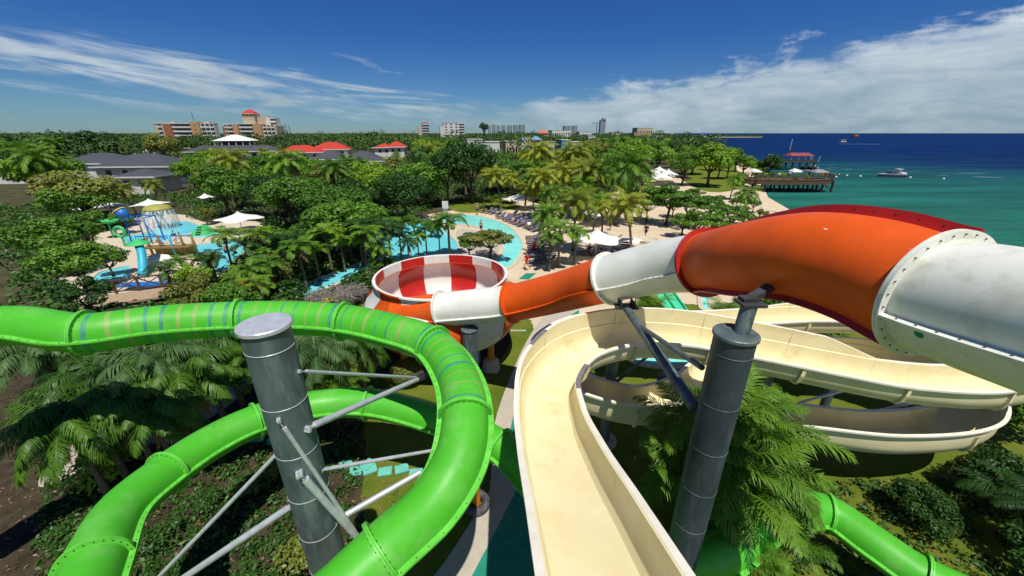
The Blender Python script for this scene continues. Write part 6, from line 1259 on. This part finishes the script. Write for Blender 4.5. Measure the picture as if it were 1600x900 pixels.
person(1008, 372, 'person in black clothes walking near the beach planter', 'c_black', 'c_navy', 'walk', 2.4, 1.02)
person(746, 336, 'person in a white cap standing at the top corner of the river pool', None, 'c_navy', 'stand', .4, 1.0, hat='c_white')
person(756, 333, 'person in dark clothes sitting beside the trio of loungers', 'c_navy', 'c_black', 'sit', 2.0, 1.0)
person(335, 411, 'bather in dark swimwear standing at the front of the wading pool', 'c_navy', 'c_navy', 'wade', 2.2, 1.0)
person(354, 396, 'bather farther back in the wading pool', None, 'c_navy', 'wade', .4, 1.0)
person(276, 381, 'child in a dark top beside the climbing frame', 'c_navy', 'c_white', 'stand', 3.4, .85)
person(285, 382, 'child in a pink top beside the climbing frame', 'c_pink', 'c_white', 'stand', 2.4, .8)
person(305, 386, 'child in a coral top crouched on the deck by the wading pool', 'c_pink', 'c_orange', 'sit', 2.8, .8)
person(752, 364, 'bather standing on the inner edge of the river pool', None, 'c_black', 'stand', 2.8, .95)
for i, (px, py, tp, lb, ps) in enumerate([(806, 349, 'c_navy', 'sunbather in navy reclining along the pool edge', 'lie'), (812, 352, 'c_blue', 'sunbather in blue reclining along the pool edge', 'lie'), (820, 351, 'c_black', 'sunbather in black reclining under the palms', 'lie'), (826, 358, 'c_white', 'sunbather in white at the near end of the pool edge row', 'lie'), (836, 356, 'c_navy', 'person in navy sitting on a back-row lounger', 'sit'), (835, 396, 'c_red', 'sunbather in red on the block of loungers beside the lifeguard', 'lie'), (838, 384, 'c_navy', 'sunbather in navy on the block of loungers beside the lifeguard', 'lie'), (920, 399, 'c_black', 'person in black sitting under the large canopy, left', 'sit'), (938, 401, 'c_navy', 'person in navy sitting under the large canopy, right', 'sit'), (953, 360, 'c_orange', 'person in orange standing behind the large canopy', 'stand')]):
    person(px, py, lb, tp, 'c_black', ps, 2.3 + .2 * i, 1.0, z=0.0)

# ================================================================ SEA THINGS
def dl(px, py, z=-1): p = W(px, py, z); return p
# timber deck shaped like a boat
p = dl(1224, 298); r = root('sea_deck', (p.x, p.y, -1), 'long timber deck on dark stilts over the water, shaped like a ship', 'deck'); Z = 2.6; hw = 10.4
pl = smooth_poly([(-hw, -1.5), (-hw * .6, -3.2), (0, -3.9), (hw * .6, -3.6), (hw * .95, -1.8), (hw * 1.02, .8), (hw * .6, 3), (-hw * .3, 3.4), (-hw, 2.6)], 4); pl = [(v.x, v.y) for v in pl]
q = MB(); q.prism(pl, Z, Z + .25); q.build('floor', 'wood', r, world=False)
n = len(pl)
for k in range(0, n):
    a_, c_ = pl[k], pl[(k + 1) % n]
    if k % 2 == 0: q = MB(); q.box((a_[0], a_[1], Z + .8), (.12, .12, 1.1)); q.build('rail_post', 'wood', r, world=False)
q = MB()
q.add([(x, y, z) for z in (Z - .75, Z + .3) for x, y in pl], [(i, (i + 1) % n, n + (i + 1) % n, n + i) for i in range(n)]); q.build('side_planking', 'wood', r, world=False)
for zz, nm in ((Z + 1.3, 'handrail'), (Z + .8, 'middle_rail')):
    q = MB(); vs = []
    q.tube([(x, y, zz) for x, y in pl] + [(pl[0][0], pl[0][1], zz)], .07, 6); q.build(nm, 'wood', r, world=False)
for i in range(9):
    for j in range(2):
        x = -hw * .85 + hw * 1.75 * i / 8; y = (-2.7, 2.0)[j]; q = MB(); q.tube([(x, y, -1.5), (x, y, Z)], .22, 8); q.build('stilt', 'dark_brown', r, world=False)
for i in range(8):
    q = MB(); x = -hw * .8 + hw * 1.75 * i / 8; q.bar((x, -2.7, Z - .9), (x + 2.1, -2.7, .3), .14); q.build('cross_brace', 'dark_brown', r, world=False)
dk = (p.x, p.y, Z + .25 - 1)
for i, (dx, dy, wd, m_, lb) in enumerate([(-7.6, .6, 2.8, 'stucco', 'pale covered counter at the shore end of the timber deck'), (2.3, .8, 2.4, 'canvas', 'white folded shade at the middle of the timber deck'), (7.2, -.4, 3.4, 'c_grey', 'grey tent top at the sea end of the timber deck')]):
    rr = root('deck_shade', (dk[0] + dx, dk[1] + dy, dk[2]), lb, 'canopy'); q = MB(); q.add([(-wd / 2, -1, 1.5), (wd / 2, -1, 1.5), (wd / 2, 1, 1.7), (-wd / 2, 1, 1.7), (-wd * .2, 0, 2.3), (wd * .2, 0, 2.1)], [(0, 1, 5, 4), (1, 2, 5), (2, 3, 4, 5), (3, 0, 4), (0, 3, 2, 1)]); q.build('cover', m_, rr, world=False)
    for sx in (-1, 1):
        for sy in (-1, 1): q = MB(); q.tube([(sx * wd * .45, sy * .9, 0), (sx * wd * .45, sy * .9, 1.6)], .05, 6); q.build('leg', 'wood', rr, world=False)
for i, (dx, dy, tp) in enumerate([(-8.8, -.6, 'c_black'), (-6.6, -1.2, 'c_navy'), (-5.6, .4, 'c_black'), (-3.2, -1.8, 'c_white'), (-1.0, -1.4, 'c_navy'), (.6, .2, 'c_white'), (4.9, -1.5, 'c_black'), (5.6, .6, 'c_blue'), (9.0, -.2, 'c_black')]):
    person(0, 0, 'person in a %s top on the timber deck, %s from its shore end' % ({'c_black': 'black', 'c_navy': 'navy', 'c_white': 'white', 'c_blue': 'blue'}[tp], ordn[i]), tp, 'c_black', 'stand', i * 1.1, 1.0, z=dk[2], world=(dk[0] + dx, dk[1] + dy, dk[2]))
for i, (dx, dy, h_, m_) in enumerate([(-4.6, 1.8, 1.4, 'lf_bright'), (-2.4, 2.0, 1.6, 'lf_palm'), (-.4, 1.6, 1.5, 'lf_bright'), (1.0, -1.8, 1.2, 'lf_mid'), (3.9, -1.2, 1.1, 'croton'), (-6.0, 2.2, 1.6, 'lf_mid')]):
    rr = plant('s', dk[0] + dx, dk[1] + dy, h_, m=m_, label='potted green shrub on the timber deck, %s from its shore end' % ordn[i], z=dk[2])
    rr['label'] = 'potted green shrub on the timber deck, %s from its shore end' % ordn[i]
    for k_ in ('_t', '_m'):
        if k_ in rr: del rr[k_]
# second pier with the red roof
p = dl(1240, 265); r = root('pier', (p.x, p.y, -1), 'pier house on tall stilts with a long dull red roof', 'pier'); w_ = 4.0; zt = 2.9
q = MB(); q.box((-1.5, 0, zt), (15, 5, .3)); q.build('floor', 'wood', r, world=False); q = MB(); q.box((-8.5, 1.0, zt - .05), (14, 1.6, .25)); q.build('walkway', 'wood', r, world=False)
q = MB(); q.add([(-w_, -2.6, zt + 2.2), (w_ + 1, -2.6, zt + 2.2), (w_ + 1, 2.6, zt + 2.2), (-w_, 2.6, zt + 2.2), (-w_ + 1.2, 0, zt + 3.2), (w_ - .2, 0, zt + 3.2)], [(0, 1, 5, 4), (1, 2, 5), (2, 3, 4, 5), (3, 0, 4), (0, 3, 2, 1)]); q.build('roof', M.setdefault('dullred', mat('dull_red_roof', (.30, .06, .045), (.2, .04, .03), .8, .8)), r, world=False)
for i in range(5):
    for sy in (-2.2, 2.2): q = MB(); q.tube([(-w_ + .6 + i * 2.6, sy, zt), (-w_ + .6 + i * 2.6, sy, zt + 2.2)], .1, 6); q.build('roof_post', 'stucco', r, world=False)
for i in range(8):
    for sy in (-1.8, 1.8): q = MB(); q.tube([(-13 + i * 2.7, sy, -2), (-13 + i * 2.7, sy, zt)], .28, 8); q.build('stilt', 'dark', r, world=False)
q = MB(); q.box((0, -2.4, zt + .55), (13, .1, .7)); q.build('railing', 'dark', r, world=False); q = MB(); q.tube([(-3.4, 0, zt + 4), (-3.4, 0, zt + 8)], .09, 6); q.build('flag_pole', 'stucco', r, world=False)
for i in range(2): q = MB(); q.box((-9 - 1.9 * i, 0, zt + 1.4), (.35, .35, 2.6)); q.build('mooring_post', 'stucco', r, world=False)
def hull(L, Wd, Hh, q, mi=0, flare=1.25):
    n = 14; rows = []
    for lvl, (zz, wf, lf) in enumerate(((0, .55, .86), (Hh * .5, .85, .95), (Hh, 1, 1))):
        ring = []
        for i in range(n + 1):
            t = i / n; x = -L / 2 + L * t * lf + (1 - lf) * L * .1; wd = Wd / 2 * wf * (1 - max(0, (t - .45) / .55) ** 2.2); ring.append((x, wd, zz))
        rows.append(ring + [(x, -y, z) for x, y, z in ring[::-1]])
    k = len(rows[0]); vs = [v for rw in rows for v in rw]; fs = [(i * k + j, i * k + (j + 1) % k, (i + 1) * k + (j + 1) % k, (i + 1) * k + j) for i in range(2) for j in range(k)] + [tuple(2 * k + j for j in range(k))]
    return q.add(vs, fs, mi)
def boat(px, py, L, label, kind='speed', rz=0, hullm='stucco', name='boat', cat='boat', stripe='c_navy'):
    p = dl(px, py); r = root(name, (p.x, p.y, -1.05), label, cat, 'boats on the sea', rz); q = MB(); hull(L, L * .32, L * .15, q); q.build('hull', hullm, r, smooth=True, world=False, auto=40)
    if kind == 'speed':
        q = MB(); hull(L * 1.01, L * .325, L * .06, q); o = q.build('hull_stripe', stripe, r, world=False)
        for v in o.data.vertices: v.co.z += L * .03
        q = MB(); q.add([(-L * .12, -L * .11, L * .15), (L * .18, -L * .09, L * .15), (L * .18, L * .09, L * .15), (-L * .12, L * .11, L * .15), (-L * .12, -L * .09, L * .26), (L * .04, -L * .07, L * .26), (L * .04, L * .07, L * .26), (-L * .12, L * .09, L * .26)], [(0, 1, 5, 4), (1, 2, 6, 5), (2, 3, 7, 6), (3, 0, 4, 7), (4, 5, 6, 7)]); q.build('windscreen', 'glass', r, world=False)
        q = MB(); q.tube([(-L * .3, -L * .13, L * .15), (-L * .17, -L * .12, L * .34), (-L * .17, L * .12, L * .34), (-L * .3, L * .13, L * .15)], L * .012, 8); q.build('arch', 'stucco', r, world=False); q = MB(); q.box((-L * .22, 0, L * .34), (L * .2, L * .24, L * .015)); q.build('top_cover', 'stucco', r, world=False)
        q = MB(); q.box((-L * .38, 0, L * .18), (L * .16, L * .24, L * .05)); q.build('seat', 'c_white', r, world=False)
    elif kind == 'cabin':
        q = MB(); q.box((-L * .05, 0, L * .26), (L * .5, L * .24, L * .2)); q.build('cabin', hullm, r, world=False); q = MB(); q.box((-L * .05, 0, L * .385), (L * .56, L * .28, L * .03)); q.build('cabin_roof', hullm, r, world=False)
        for s in (-1, 1): q = MB(); q.box((-L * .05, s * L * .121, L * .29), (L * .4, .05, L * .08)); q.build('window', 'glass', r, world=False)
    elif kind == 'dinghy':
        q = MB(); q.box((0, 0, L * .16), (L * .1, L * .26, .06)); q.build('thwart', 'wood', r, world=False); q = MB(); q.box((-L * .5, 0, L * .16), (.3, .3, .6)); q.build('outboard_motor', 'c_black', r, world=False)
    return r
boat(1391, 277, 7.6, 'white and dark speedboat moored alone on the turquoise water', 'speed', 2.95)
boat(1264, 265, 6.0, 'dark hulled boat moored under the red-roofed pier', 'speed', .1, 'c_black')
boat(1273, 264, 4.6, 'short white boat at the right end of the red-roofed pier', 'speed', .3)
boat(1256, 268, 3.8, 'small white dinghy below the pier, left one', 'dinghy', .1); boat(1266, 268, 3.6, 'small white dinghy below the pier, right one', 'dinghy', .0)
boat(1288, 274, 3.4, 'small bright yellow boat with a cabin beside the deck', 'cabin', .2, 'yellow'); boat(1299, 274, 3.6, 'grey dinghy next to the small yellow boat', 'dinghy', 2.9, 'c_grey')
boat(1316, 223.5, 11, 'white motor boat leaving a wake far out', 'cabin', 2.9, 'stucco'); boat(1337, 214.5, 26, 'orange ferry on the horizon', 'cabin', .2, 'opost', stripe='c_orange')
p = dl(1330, 225); q = MB(); q.add([(p.x - 14, p.y + 1, -.985), (p.x + 30, p.y - 9, -.985), (p.x + 30, p.y - 5, -.985), (p.x - 14, p.y + 3, -.985)], [(0, 1, 2, 3)]); tag(q.build('boat_wake', 'stucco'), kind='structure')
for i, (px, py) in enumerate([(1310, 273), (1323, 275), (1344, 276), (1422, 278), (1474, 280), (1306, 277)]):
    p = dl(px, py); q = MB(); q.ball((p.x, p.y, -.9), (.35, .35, .35), 10); tag(q.build('buoy', 'stucco', smooth=True), 'small white buoy floating on the turquoise water, %s from the left' % ordn[i], 'buoy', 'buoys on the water')
for i, (px, py, L_) in enumerate([(1062, 217, 20), (1078, 216, 16), (1098, 217, 24), (1049, 214, 30), (1112, 214, 14)]):
    boat(px, py, L_, 'white boat off the headland, %s from the left' % ordn[(1, 2, 3, 0, 4)[i]], 'cabin', .1 * i)
